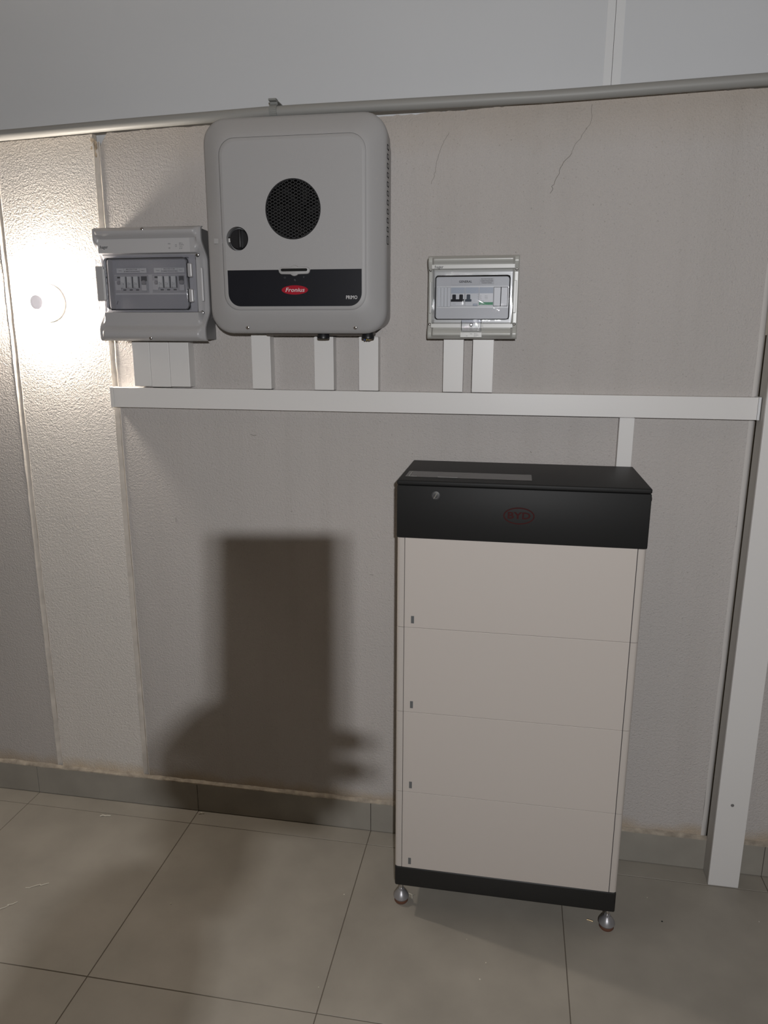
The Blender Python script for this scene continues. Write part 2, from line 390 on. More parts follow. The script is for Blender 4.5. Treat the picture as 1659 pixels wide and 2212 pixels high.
# skirting tiles with a ragged mortar line
skirt = obj('baseboard_back', box(new(), -3, 3, -0.002, 0.004, 0.001, 0.100), GROUT, kind='structure'); skirt['wo'] = (0, 0, 0)
xs = [-3] + [X0 + k * TX for k in range(-4, 6)]; xs[2 + 2] = -0.716
for a, c in zip(xs, xs[1:]):
    if a > 0.9 and a < 1.0: pass
    obj('skirting_tile', box(new(), a + 0.0008, min(c, 3) - 0.0008, -0.012, -0.001, 0.002, 0.1025, 0.0008, 1), SKIRT, skirt)
b = new(); n = 500; rings = []
for k in range(n + 1):
    x = -3 + 6 * k / n
    h = 0.0045 + 0.007 * abs(noise.noise(Vector((x * 9, 0, 0)))) + 0.003 * noise.noise(Vector((x * 45, 2, 0))); lo2 = 0.0022 + 0.0025 * noise.noise(Vector((x * 30, 5, 0)))
    rings.append([b.verts.new(p) for p in ((x, -0.0128, 0.1030 - lo2), (x, -0.0126, 0.1045), (x, -0.006, 0.1055 + h * 0.4), (x, -0.0006, 0.1045 + h))])
for A, B in zip(rings, rings[1:]):
    for k in range(3): b.faces.new((A[k], A[k + 1], B[k + 1], B[k]))
obj('mortar_line', b, MORTAR, skirt, smooth=60)

# the rest of the room, outside the frame
obj('wall_left', box(new(), -3.1, -3, -4.2, 0.06, 0, 3), PLAIN, kind='structure')
obj('wall_right', box(new(), 3, 3.1, -4.2, 0.06, 0, 3), PLAIN, kind='structure')
obj('wall_front', box(new(), -3.1, 3.1, -4.3, -4.2, 0, 3), PLAIN, kind='structure')
obj('ceiling', box(new(), -3.1, 3.1, -4.3, 0.12, 3.0, 3.1), CEILM, kind='structure')

# ---------------------------------------------------------------- pipe and clip
PP = [(-3, 2.052), (-1.17, 2.0885), (-0.80, 2.1020), (-0.376, 2.1145), (0.335, 2.1185), (0.815, 2.1315), (3, 2.19)]
b = new(); seg = 20; r = 0.0136; rings = []; n = 60
for k in range(n + 1):
    x = -2.99 + 5.98 * k / n; z = lerp_pts(PP, x)
    rings.append([b.verts.new((x, -0.030 + r * math.cos(2 * math.pi * j / seg), z + r * math.sin(2 * math.pi * j / seg))) for j in range(seg)])
for A, B in zip(rings, rings[1:]):
    for j in range(seg): b.faces.new((A[j], A[(j + 1) % seg], B[(j + 1) % seg], B[j]))
b.faces.new(rings[0][::-1]); b.faces.new(rings[-1])
tag(obj('conduit_pipe', b, PIPE, smooth=40), 'long grey plastic conduit pipe running along the top of the wall', 'pipe')
# the saddle clip: a bent band round the pipe with a foot above
cz = 2.1148; b = new(); pts = []
for k in range(13):
    a = math.radians(-90 - 180 * k / 12); pts.append((-0.030 + 0.0152 * math.cos(a), cz + 0.0152 * math.sin(a)))
pts = [(-0.001, cz - 0.0155)] + pts + [(-0.034, cz + 0.0225), (-0.046, cz + 0.0235), (-0.046, cz + 0.0262), (-0.028, cz + 0.0262)]
for (ya, za), (yb_, zb2) in zip(pts, pts[1:]):
    d = Vector((0, yb_ - ya, zb2 - za)); nn = Vector((0, -d.z, d.y)).normalized() * 0.0011
    vs = [b.verts.new((x, y + sgn * nn.y, z + sgn * nn.z)) for x in (-0.386, -0.366) for y, z, sgn in ((ya, za, 1), (yb_, zb2, 1), (yb_, zb2, -1), (ya, za, -1))]
    for f in ((0, 1, 2, 3), (7, 6, 5, 4), (0, 4, 5, 1), (1, 5, 6, 2), (2, 6, 7, 3), (3, 7, 4, 0)): b.faces.new([vs[q] for q in f])
box(b, -0.386, -0.366, -0.030, 0.034, cz + 0.0235, cz + 0.0258)
clip = tag(obj('pipe_clip', b, CLIPM), 'dark grey plastic clip holding the pipe above the inverter', 'clip')

# ---------------------------------------------------------------- trunking
def duct(label, x0, x1, z0, z1, depth=0.040, group='white vertical trunking pieces under the boxes', name='cable_trunking', back=0.0):
    t = thing(name, ((x0 + x1) / 2, 0, z0), label, 'trunking', group)
    obj('trunking_base', box(new(), x0 + 0.0012, x1 - 0.0012, -depth + 0.003, -0.0002, z0, z1, 0.0006, 1), TRUNK, t)
    obj('trunking_cover', box(new(), x0, x1, -depth, -depth + 0.009, z0 + 0.0006, z1 - 0.001, 0.0009, 2), TRUNK2, t)
    return t
duct('left one of three touching white trunking pieces under the left box', -0.817, -0.7645, 1.4065, 1.534)
duct('middle one of three touching white trunking pieces under the left box', -0.7635, -0.7055, 1.4055, 1.534)
duct('right one of three touching white trunking pieces under the left box', -0.7045, -0.646, 1.4065, 1.534)
duct('white trunking piece below the left end of the large inverter', -0.459, -0.4045, 1.404, 1.555)
duct('white trunking piece under the middle black cable gland of the inverter', -0.279, -0.2245, 1.4035, 1.548)
duct('white trunking piece under the gland with coloured wires at the inverter corner', -0.154, -0.100, 1.4035, 1.548)
duct('left of two white trunking pieces under the small right box', 0.0765, 0.130, 1.4035, 1.546)
duct('right of two white trunking pieces under the small right box', 0.154, 0.209, 1.4035, 1.546)
duct('white trunking piece dropping from the long trunking behind the battery tower', 0.542, 0.580, 0.90, 1.3445, 0.034, None)
t = thing('cable_trunking', (0, 0, 1.345), 'long horizontal white cable trunking running along the wall', 'trunking')
obj('trunking_base', box(new(), -0.893, 0.8815, -0.037, -0.0002, 1.3465, 1.4010, 0.0006, 1), TRUNK, t)
obj('trunking_cover', box(new(), -0.886, 0.8745, -0.0402, -0.030, 1.3452, 1.4022, 0.0010, 2), TRUNK2, t)
obj('end_cap', box(new(), -0.897, -0.8865, -0.0406, -0.0004, 1.3447, 1.4027, 0.0010, 2), TRUNK, t)
obj('end_cap', box(new(), 0.875, 0.8815, -0.0406, -0.0004, 1.3447, 1.4027, 0.0010, 2), CLADJ, t)
t = thing('corner_trunking', (0.923, 0, 0), 'wide deep white vertical trunking standing on the floor at the right', 'trunking')
obj('trunking_base', box(new(), 0.8835, 0.9625, -0.073, -0.0128, 0.001, 1.557, 0.0008, 1), mat('trunking_side', (0.47, 0.45, 0.42), 0.5), t)
obj('trunking_cover', box(new(), 0.882, 0.9645, -0.0768, -0.0665, 0.0015, 1.558, 0.0012, 2), TRUNK2, t)
b = new(); lathe(b, [(0.0045, 0), (0.0045, 0.0012), (0.0035, 0.002)], (0.921, -0.0766, 0.268), '-Y', 20)
obj('plug', b, mat('grey_plug', (0.17, 0.165, 0.165), 0.5), t)

# ---------------------------------------------------------------- wall lamp
LC = (-1.090, 0, 1.6415)
t = thing('wall_lamp', LC, 'round glowing wall lamp with a grey centre, left of the boxes', 'lamp')
b = new(); lathe(b, [(0.0535, 0.0012), (0.0535, 0.010), (0.0505, 0.013)], LC, '-Y', 48); obj('lamp_base', b, LRIM, t, smooth=40)
b = new(); lathe(b, [(0.0500, 0.0125), (0.0500, 0.030), (0.0465, 0.043), (0.038, 0.0515), (0.024, 0.0545)], LC, '-Y', 48); obj('diffuser', b, GLOW, t, smooth=40)
b = new(); lathe(b, [(0.0225, 0.0535), (0.0225, 0.058), (0.019, 0.062), (0.010, 0.064)], LC, '-Y', 32); obj('sensor_lens', b, NUB, t, smooth=50)

# ---------------------------------------------------------------- inverter
IX0, IX1, IZ0, IZ1 = -0.534, -0.062, 1.556, 2.078
inv = thing('solar_inverter', (-0.298, 0, IZ0), 'large light grey wall inverter with round black mesh vent and black label band', 'inverter')
b = new()
def ir(d, r, dz0=0, dz1=0): return rrect(IX0 + d, IX1 - d, IZ0 + d + dz0, IZ1 - d + dz1, r, 8)
FX0, FX1, FZ0, FZ1 = -0.481, -0.108, 1.614, 2.024
def blend(A, B, t): return [(a[0] * (1 - t) + c[0] * t, a[1] * (1 - t) + c[1] * t) for a, c in zip(A, B)]
fr = rrect(FX0, FX1, FZ0, FZ1, 0.040, 8); out = rrect(IX0 + 0.004, IX1 - 0.004, IZ0 + 0.004, IZ1 - 0.004, 0.058, 8)
loft(b, [(-0.060, ir(0.004, 0.055)), (-0.120, ir(0.0, 0.058)), (-0.128, ir(0.0006, 0.058)), (-0.134, out), (-0.139, blend(out, fr, 0.10)), (-0.158, blend(out, fr, 0.72)), (-0.1625, blend(out, fr, 0.92)), (-0.1635, fr)], True, False)
obj('front_cover', b, INV, inv, smooth=38)
# raised inner door with openings for the fan and the rotary switch
b = new(); D0 = rrect(FX0 + 0.0004, FX1 - 0.0004, FZ0 + 0.0004, FZ1 - 0.0004, 0.0396, 8)
D1 = rrect(FX0 + 0.009, FX1 - 0.009, FZ0 + 0.009, FZ1 - 0.009, 0.034, 8)
FC, FR = (-0.2925, 1.8555), 0.0712; KC, KR = (-0.4400, 1.7885), 0.0290
loft(b, [(-0.1630, D0), (-0.1648, blend(D0, D1, 0.35)), (-0.1656, D1)], False, False)
plate(b, D1, [circ(*FC, FR, 56), circ(*KC, KR, 40)], -0.1656, -0.1500)
obj('front_panel', b, INV2, inv, smooth=30)
# back body, slightly smaller, and dark underside
b = new(); loft(b, [(-0.0008, rrect(IX0 + 0.02, IX1 - 0.012, IZ0 + 0.012, IZ1 - 0.03, 0.035, 8)), (-0.062, rrect(IX0 + 0.012, IX1 - 0.006, IZ0 + 0.008, IZ1 - 0.015, 0.045, 8))]); obj('rear_body', b, INV, inv, smooth=38)
b = new(); box(b, -0.400, -0.112, -0.084, -0.012, IZ0 - 0.005, IZ0 + 0.012, 0.002, 1); obj('underside_plate', b, INVD, inv)
# fan recess, fan, mesh
b = new(); lathe(b, [(FR - 0.0005, 0.100), (FR - 0.0005, 0.1525)], (FC[0], 0, FC[1]), '-Y', 56); b.faces.ensure_lookup_table(); bmesh.ops.delete(b, geom=b.faces[-1:], context='FACES_ONLY'); obj('fan_well', b, VOID, inv)
fan = new()
for k in range(7):
    a0 = 2 * math.pi * k / 7 + 0.3; rows = []
    for q in range(6):
        rr_ = 0.020 + 0.046 * q / 5; aa = a0 + 0.5 * q / 5
        ring = []
        for s in (-0.5, -0.17, 0.17, 0.5):
            ang = aa + s * 0.62
            ring.append(fan.verts.new((FC[0] + rr_ * math.cos(ang), -0.134 + s * 0.016, FC[1] + rr_ * math.sin(ang))))
        rows.append(ring)
    for A, B in zip(rows, rows[1:]):
        for s in range(3): fan.faces.new((A[s], A[s + 1], B[s + 1], B[s]))
bmesh.ops.solidify(fan, geom=fan.faces[:], thickness=0.0015)
fo = obj('fan', fan, FANM, inv, smooth=40)
obj('fan_hub', lathe(new(), [(0.022, 0.118), (0.022, 0.140), (0.017, 0.143)], (FC[0], 0, FC[1]), '-Y', 28), mat('fan_hub_plastic', (0.008, 0.008, 0.008), 0.9, spec=0.1), fo, smooth=40)
b = new(); lathe(b, [(FR, 0.1515), (FR + 0.0004, 0.1637), (FR - 0.0028, 0.1637), (FR - 0.0028, 0.1515)], (FC[0], 0, FC[1]), '-Y', 56)
b.faces.ensure_lookup_table(); bmesh.ops.delete(b, geom=b.faces[-2:], context='FACES_ONLY'); obj('vent_ring', b, BLACK, inv, smooth=40)
b = new(); px_, pz_ = 0.0152, 0.0078
def bar(bm_, x0, z0, x1, z1, w_=0.0011, y0=-0.1622, y1=-0.1602):
    m_ = ((x0 + x1) / 2 - FC[0], (z0 + z1) / 2 - FC[1])
    if math.hypot(*m_) > FR - 0.001: return
    dx, dz = x1 - x0, z1 - z0; l = math.hypot(dx, dz); nx, nz = -dz / l * w_ / 2, dx / l * w_ / 2
    vs = [bm_.verts.new((x + s * nx, y, z + s * nz)) for y in (y0, y1) for x, z, s in ((x0, z0, 1), (x0, z0, -1), (x1, z1, -1), (x1, z1, 1))]
    for f in ((0, 1, 2, 3), (7, 6, 5, 4), (0, 3, 7, 4), (1, 5, 6, 2)): bm_.faces.new([vs[i] for i in f])
for j in range(-22, 23):
    for i in range(-6, 7):
        cx = FC[0] + (i + (0.5 if j % 2 else 0)) * px_; czz = FC[1] + j * pz_ / 2
        hx = px_ * 0.5
        # each cell: an elongated hexagon; draw its two lower slopes and one short bond
        bar(b, cx - hx, czz, cx - hx * 0.30, czz - pz_ * 0.5); bar(b, cx - hx * 0.30, czz - pz_ * 0.5, cx + hx * 0.30, czz - pz_ * 0.5, 0.0016); bar(b, cx + hx * 0.30, czz - pz_ * 0.5, cx + hx, czz)
obj('vent_mesh', b, MESHM, inv, kind='stuff')
# rotary switch
b = new(); lathe(b, [(KR + 0.0003, 0.139), (KR + 0.0003, 0.1510)], (KC[0], 0, KC[1]), '-Y', 40); b.faces.ensure_lookup_table(); bmesh.ops.delete(b, geom=b.faces[-1:], context='FACES_ONLY'); obj('switch_well', b, mat('switch_well_grey', (0.22, 0.22, 0.225), 0.5), inv)
b = new(); kx = KC[0] + 0.0022; lathe(b, [(0.0245, 0.139), (0.0245, 0.158), (0.0225, 0.160)], (kx, 0, KC[1]), '-Y', 40)
box(b, kx + 0.0010, kx + 0.0075, -0.170, -0.158, KC[1] - 0.0215, KC[1] + 0.0215, 0.0012, 2)
sw = obj('rotary_switch', b, BLACK, inv, smooth=35, label='black rotary switch knob')
obj('lock_tab', box(new(), KC[0] - 0.0275, KC[0] - 0.0205, -0.156, -0.139, KC[1] - 0.0065, KC[1] + 0.003, 0.0006, 1), DIST3S, inv)
obj('lock_slot', box(new(), KC[0] - 0.028, KC[0] - 0.0205, -0.1545, -0.139, KC[1] + 0.0031, KC[1] + 0.0062), VOID, inv)
obj('lock_tab', box(new(), -0.506, -0.481, -0.1585, -0.140, 1.7785, 1.7915, 0.0008, 1), INV2, inv)
# black label band, following the door's rounded lower corners
def band(z1):
    pts = []
    for k in range(9):
        a = math.radians(180 + 90 * k / 8); pts.append((-0.4375 + 0.032 * math.cos(a), 1.6555 + 0.032 * math.sin(a)))
    for k in range(9):
        a = math.radians(270 + 90 * k / 8); pts.append((-0.1510 + 0.032 * math.cos(a), 1.6555 + 0.032 * math.sin(a)))
    return pts + [(-0.119, z1), (-0.2500, z1)] + [(-0.250 - 0.001, z1 - 0.002), (-0.333, z1 - 0.002)] + [(-0.334, z1), (-0.4695, z1)]
b = new(); plate(b, band(1.7125), [], -0.1661, -0.1650)
lb = obj('label_band', b, BLACKP, inv, label='black label band')
# status light housing
def lozenge(cx, cz_, hw, hh, lobe=0.0, n=10):
    pts = []
    for k in range(n + 1):
        a = math.radians(-90 + 180 * k / n); pts.append((cx + hw - hh + hh * math.cos(a), cz_ + hh * math.sin(a)))
    if lobe:
        for k in range(n + 1):
            a = math.radians(43 + 94 * k / n); pts.append((cx + lobe * math.cos(a), cz_ + lobe * math.sin(a)))
    for k in range(n + 1):
        a = math.radians(90 + 180 * k / n); pts.append((cx - hw + hh + hh * math.cos(a), cz_ + hh * math.sin(a)))
    if lobe:
        for k in range(n + 1):
            a = math.radians(223 + 94 * k / n); pts.append((cx + lobe * math.cos(a), cz_ + lobe * math.sin(a)))
    return pts
b = new(); loft(b, [(-0.1655, lozenge(-0.2920, 1.7100, 0.0410, 0.0088, 0.0135)), (-0.1690, lozenge(-0.2920, 1.7100, 0.0400, 0.0080, 0.0127)), (-0.1697, lozenge(-0.2920, 1.7100, 0.0385, 0.0065, 0.0112))], False, True)
obj('status_housing', b, INV2, inv, smooth=40)
b = new(); loft(b, [(-0.1690, lozenge(-0.292, 1.7115, 0.0345, 0.0034)), (-0.1700, lozenge(-0.292, 1.7115, 0.0345, 0.0034))]); obj('status_slot', b, VOID, inv)
# badge, lettering, tiny icons
b = new(); loft(b, [(-0.1655, circ(-0.2920, 1.6632, 0.0345, 40, 0.0112)), (-0.1668, circ(-0.2920, 1.6632, 0.0345, 40, 0.0112))]); bd = obj('badge', b, RED, inv, label='red oval badge with white lettering')
obj('lettering', text_bm('Fronius', 0.0145, -0.2920, -0.1670, 1.6630, 0.22, 0.0003, 'CENTER', 1.16, bold=0.0001), PRINT, bd)
obj('lettering', text_bm('PRIMO', 0.0125, -0.1298, -0.1664, 1.6440, 0, 0.0002, 'RIGHT', 0.80, bold=0.0001), PRINT, lb)
b = new()
def ring(bm_, cx, cz_, r, y=-0.1664, a0=0, a1=360, w_=0.0006, n=16):
    for k in range(n):
        p, q = math.radians(a0 + (a1 - a0) * k / n), math.radians(a0 + (a1 - a0) * (k + 1) / n)
        tube(bm_, (cx + r * math.cos(p), y, cz_ + r * math.sin(p)), (cx + r * math.cos(q), y, cz_ + r * math.sin(q)), w_ / 2, w_ / 2, 4)
ring(b, -0.3175, 1.6935, 0.0020); obj('icon', b, PRINTG, lb)
b = new(); ring(b, -0.2920, 1.6880, 0.0013); ring(b, -0.2905, 1.6865, 0.0016); obj('icon', b, PRINTG, lb)
b = new(); ring(b, -0.2680, 1.6935, 0.0024, a0=45, a1=135, n=6); ring(b, -0.2680, 1.6935, 0.0010, n=8); obj('icon', b, PRINTG, lb)
# screws in the lower bevel
for x in (-0.430, -0.141):
    b = new(); lathe(b, [(0.0055, 0), (0.0055, 0.0012), (0.0045, 0.0016)], (x, -0.1415, 1.5715), '-Y', 18); s = obj('screw_recess', b, INVD, inv)
    b = new(); lathe(b, [(0.0032, 0.0010), (0.0034, 0.0026), (0.0018, 0.0034)], (x + 0.0008, -0.1415, 1.5712), '-Y', 14); obj('screw', b, CHROME, s, smooth=40)
# vent slots down the right side
for k in range(11):
    z = 2.004 - k * 0.0210; h = 0.0115 if k < 10 else 0.020
    f = obj('vent_slot', box(new(), IX1 - 0.002, IX1 + 0.0007, -0.1265, -0.1085, z - h, z), VOID, inv)
    obj('slot_louvre', box(new(), IX1 - 0.001, IX1 + 0.0012, -0.1245, -0.1165, z - h + 0.0015, z - 0.003), INV2, f)
# cable glands under the unit
for x, wires in ((-0.2370, False), (-0.1165, True)):
    b = new(); lathe(b, [(0.0150, -0.012), (0.0165, -0.010), (0.0165, -0.003), (0.0145, 0.0), (0.0145, 0.014)], (x, -0.098, IZ0 - 0.002), 'Z', 20)
    g = obj('cable_gland', b, BLACK, inv, smooth=35, label='black cable gland')
    if wires:
        for q, mm in enumerate((BLUE, YEL, COPPER)):
            b = new(); wire(b, [(x - 0.007 + q * 0.006, -0.109, 1.546), (x - 0.0075 + q * 0.006, -0.108, 1.540), (x - 0.006 + q * 0.006, -0.090, 1.541)], 0.0012, 8); obj('wire', b, mm, g)

# ---------------------------------------------------------------- distribution boxes
def cover_bm(x0, x1, z0, z1, depth, hole, nx, nz, yback):
    b = new(); xs_ = sorted(set([x0 + (x1 - x0) * i / nx for i in range(nx + 1)] + [hole[0], hole[1]])); zs_ = sorted(set([z0 + (z1 - z0) * j / nz for j in range(nz + 1)] + [hole[2], hole[3]]))
    V = {}
    for i, x in enumerate(xs_):
        for j, z in enumerate(zs_): V[i, j] = b.verts.new((x, -depth(x, z), z))
    inside = lambda i, j: hole[0] - 1e-6 <= xs_[i] and xs_[i + 1] <= hole[1] + 1e-6 and hole[2] - 1e-6 <= zs_[j] and zs_[j + 1] <= hole[3] + 1e-6
    for i in range(len(xs_) - 1):
        for j in range(len(zs_) - 1):
            if not inside(i, j): b.faces.new((V[i, j], V[i + 1, j], V[i + 1, j + 1], V[i, j + 1]))
    loose = [v for v in b.verts if not v.link_faces]; bmesh.ops.delete(b, geom=loose, context='VERTS')
    ed = [e for e in b.edges if e.is_boundary]; r = bmesh.ops.extrude_edge_only(b, edges=ed)
    for v in r['geom']:
        if isinstance(v, bmesh.types.BMVert):
            inner = hole[0] - 0.001 < v.co.x < hole[1] + 0.001 and hole[2] - 0.001 < v.co.z < hole[3] + 0.001
            v.co.y = yback if inner else v.co.y + 0.008
    return b
def edge_round(s, r):
    if s >= r: return 0.0
    return r - math.sqrt(max(0.0, r * r - (r - s) ** 2))
def make_box(P, label, mats, origin_z):
    x0, x1, z0, z1 = P['rect']; zc, hh = (z0 + z1) / 2, (z1 - z0) / 2
    base, bulge, raised = P['base'], P['bulge'], P['raised']
    t = thing('distribution_box', ((x0 + x1) / 2, 0, z0), label, 'electrical box')
    def fl(z): return base + bulge * sstep(P['s0'], P['s1'], abs(z - zc) / hh)
    def depth(x, z):
        s = min(x - x0, x1 - x); q = min(z - z0, z1 - z)
        k = sstep(0.011, 0.017, s) * sstep(0.004, 0.008, q)
        f = fl(z); face = f + raised
        za, zb_, dd = P['flat_top']
        zc_, zd_, de = P['flat_low']
        if za < z < zb_: face = dd
        elif zc_ < z < zd_: face = de
        elif z >= zb_: face = dd + P['roll'] * math.sin(math.pi * (z - zb_) / (z1 - zb_) * 0.9)
        elif z <= zc_: face = de + P['roll'] * math.sin(math.pi * (zc_ - z) / (zc_ - z0) * 0.9)
        return f * (1 - k) + face * k - edge_round(q, 0.014) * 0.8 - edge_round(s, 0.004)
    b = cover_bm(x0, x1, z0, z1, depth, P['hole'], 84, 90, -base + 0.022)
    cover = obj('front_cover', b, mats['cover'], t, smooth=32)
    # body shell whose rim follows the wave of the cover
    b = new(); n = 40; ix0, ix1 = x0 + P['in0'], x1 - P['in1']; per = [(ix0, z0 + 0.004 + (z1 - z0 - 0.008) * k / n) for k in range(n + 1)] + [(ix1, z1 - 0.004 - (z1 - z0 - 0.008) * k / n) for k in range(n + 1)]
    A = [b.verts.new((x, -0.0006, z)) for x, z in per]; B = [b.verts.new((x + (0.006 if x > (x0 + x1) / 2 else -0.002), -(fl(z) - 0.007 - 0.8 * edge_round(min(z - z0, z1 - z), 0.014)), z)) for x, z in per]
    for q in range(len(per)): b.faces.new((A[q], A[(q + 1) % len(per)], B[(q + 1) % len(per)], B[q]))
    b.faces.new(A)
    obj('back_box', b, mats['body'], t, smooth=30)
    hx0, hx1, hz0, hz1 = P['hole']
    obj('inner_panel', box(new(), hx0 - 0.001, hx1 + 0.001, -P['in_y'], -P['in_y'] + 0.006, hz0 - 0.001, hz1 + 0.001), mats['inner'], t)
    return t, depth
def door(t, rect, win, y0, y1, m, r=0.010, name='clear_door'):
    b = new(); o = rrect(*rect, 0.004, 6); w0 = rrect(*win, r, 6); e = 0.0035
    w1 = rrect(win[0] + e, win[1] - e, win[2] + e, win[3] - e, r - 0.002, 6)
    mid = blend(o, w0, 0.5)
    loft(b, [(y0 + 0.004, o), (y0, o), (y0 - 0.0002, mid), (y0, w0), (y1 + 0.0015, w0), (y1, w1)], False, True)
    d = obj(name, b, m, t, smooth=25)
    b = new(); i0 = rrect(win[0] - 0.0006, win[1] + 0.0006, win[2] - 0.0006, win[3] + 0.0006, r, 6); i1 = rrect(win[0] + 0.0012, win[1] - 0.0012, win[2] + 0.0012, win[3] - 0.0012, r - 0.001, 6)
    A = [b.verts.new((x, y0 - 0.001, z)) for x, z in i0]; B = [b.verts.new((x, y0 - 0.001, z)) for x, z in i1]
    for q in range(len(A)): b.faces.new((A[q], A[(q + 1) % len(A)], B[(q + 1) % len(A)], B[q]))
    bmesh.ops.solidify(b, geom=b.faces[:], thickness=0.0012)
    obj('window_edge_shade', b, RIMM, d); return d  # dark ring painted in for the dark line refraction leaves round the window
def screw(t, x, y, z, r=0.0042, ang=0.6):
    b = new(); lathe(b, [(r * 1.35, 0), (r * 1.35, 0.0008)], (x, y, z), '-Y', 16); s = obj('screw_recess', b, MODD, t)
    b = new(); lathe(b, [(r, 0.0004), (r, 0.0020), (r * 0.6, 0.0028)], (x, y, z), '-Y', 14); c = obj('screw', b, CHROME, s, smooth=40)
    return s
# -- left box
PA = dict(rect=(-0.8745, -0.5635, 1.535, 1.8315), base=0.074, bulge=0.036, raised=0.010, s0=0.42, s1=0.80, flat_top=(1.7635, 1.8025, 0.104), flat_low=(1.5760, 1.6115, 0.104), roll=0.013, hole=(-0.846, -0.609, 1.617, 1.755), in0=0.010, in1=0.0130, in_y=0.060)
tA, dA = make_box(PA, 'left grey electrical box with clear smoked door, beside the glowing lamp', dict(cover=DIST, body=DISTB, inner=INNER), 0)
obj('label_band', box(new(), -0.8600, -0.5960, -0.1046, -0.092, 1.7655, 1.8015, 0.0004, 1), DISTS, tA)
obj('lettering', text_bm(':hager', 0.0115, -0.8560, -0.1049, 1.7815, 0, 0.0002, 'LEFT', 0.9), INK, tA)
obj('lettering', text_bm('IP65', 0.0042, -0.6570, -0.1049, 1.7870, 0, 0.0001, 'LEFT'), PRINTG, tA)
obj('lettering', text_bm('VE', 0.0052, -0.6565, -0.1049, 1.7760, 0, 0.0001, 'LEFT'), PRINTG, tA)
b = new()
for p_, q_ in (((-0.6365, 1.7845), (-0.6325, 1.7845)), ((-0.6325, 1.7845), (-0.6325, 1.7795)), ((-0.6325, 1.7795), (-0.6365, 1.7795)), ((-0.6365, 1.7795), (-0.6365, 1.7845))):
    tube(b, (p_[0], -0.1049, p_[1]), (q_[0], -0.1049, q_[1]), 0.0003, 0.0003, 4)
obj('square_mark', b, PRINTG, tA)
for z_, s_ in ((1.7880, '400 V~'), (1.7840, '50-60Hz'), (1.7792, '125 A'), (1.7748, 'IK 09')):
    obj('lettering', text_bm(s_, 0.0038, -0.6255, -0.1049, z_, 0, 0.0001, 'LEFT'), PRINTG, tA)
screw(tA, -0.724, -0.1130, 1.8235, 0.0033); screw(tA, -0.720, -0.1130, 1.5430, 0.0033)
screw(tA, -0.5820, -0.0895, 1.7600, 0.0042); screw(tA, -0.5795, -0.0835, 1.6105, 0.0042)
obj('side_rail', box(new(), -0.5795, -0.5720, -0.0865, -0.078, 1.640, 1.728, 0.002, 2), DISTS, tA)
# knock-outs on the right side wall
for z in (1.700, 1.612):
    b = new(); n = 22
    for k in range(n):
        p, q = 2 * math.pi * k / n, 2 * math.pi * (k + 1) / n
        tube(b, (-0.5745, -0.030 + 0.0125 * math.cos(p), z + 0.0125 * math.sin(p)), (-0.5745, -0.030 + 0.0125 * math.cos(q), z + 0.0125 * math.sin(q)), 0.0006, 0.0006, 5)
    obj('knockout', b, DIST, tA)
def spd_block(t, x0, x1, z0, z1, yb, cut_right=False):
    """surge protector: plinth, end terminals with steel screws and three plug-in cartridges."""
    u = obj('surge_protector', box(new(), x0, x1, yb - 0.004, yb, z0, z1, 0.0006, 1), MOD, t, label='grey surge protector with three white cartridges')
    box_z = z0 + 0.004
    obj('terminal', box(new(), x0 + 0.002, x0 + 0.018, yb - 0.008, yb - 0.003, z0 + 0.006, z1 - 0.014, 0.0008, 1), DISTS, u)
    b = new(); lathe(b, [(0.0055, 0.0), (0.0055, 0.003), (0.004, 0.0045)], (x0 + 0.0135, yb - 0.006, z1 - 0.020), '-Y', 16); obj('terminal_screw', b, FOOTM, u)
    obj('terminal_gap', box(new(), x0 + 0.008, x0 + 0.017, yb - 0.0045, yb - 0.003, z1 - 0.008, z1 - 0.0035), MODD, u)
    for k in range(3):
        cx = x0 + 0.020 + k * 0.0190
        obj('cartridge', box(new(), cx, cx + 0.0132, yb - 0.011, yb - 0.003, z0 + 0.012, z1 - 0.0035, 0.0006, 1), CART, u)
        obj('cartridge_side', box(new(), cx + 0.0133, cx + 0.0155, yb - 0.0055, yb - 0.003, z0 + 0.012, z1 - 0.004), MODD, u)
        for q in range(2):
            obj('print_line', text_bm(('SPD 40 kA', 'Uc 1000')[q], 0.0036, cx + 0.0045 + q * 0.0045, yb - 0.0112, (z0 + z1) / 2 - 0.004, 0, 0.0001, 'CENTER', 1, rot=-math.pi / 2), INK, u)
        obj('status_flag', box(new(), cx + 0.004, cx + 0.0125, yb - 0.0048, yb - 0.003, z0 + 0.0055, z0 + 0.0085), MODD, u)
    ex = x0 + 0.078
    obj('terminal_gap', box(new(), ex + 0.001, x1 - 0.002, yb - 0.0046, yb - 0.003, z1 - 0.016, z1 - 0.003), MODD, u)
    b = new(); lathe(b, [(0.0065, 0.0), (0.0065, 0.004), (0.0045, 0.006)], (ex + 0.010, yb - 0.005, z1 - 0.020), '-Y', 16); obj('terminal_screw', b, FOOTM, u)
    obj('terminal', box(new(), ex + 0.003, ex + 0.018, yb - 0.010, yb - 0.003, z0 + 0.004, z1 - 0.026, 0.0008, 1), DISTS, u)
    return u
obj('module_window', box(new(), -0.842, -0.632, -0.0612, -0.0590, 1.660, 1.7135), DISTS, tA)
spd_block(tA, -0.840, -0.742, 1.6655, 1.7115, -0.0610)
spd_block(tA, -0.729, -0.6335, 1.6655, 1.7115, -0.0610)
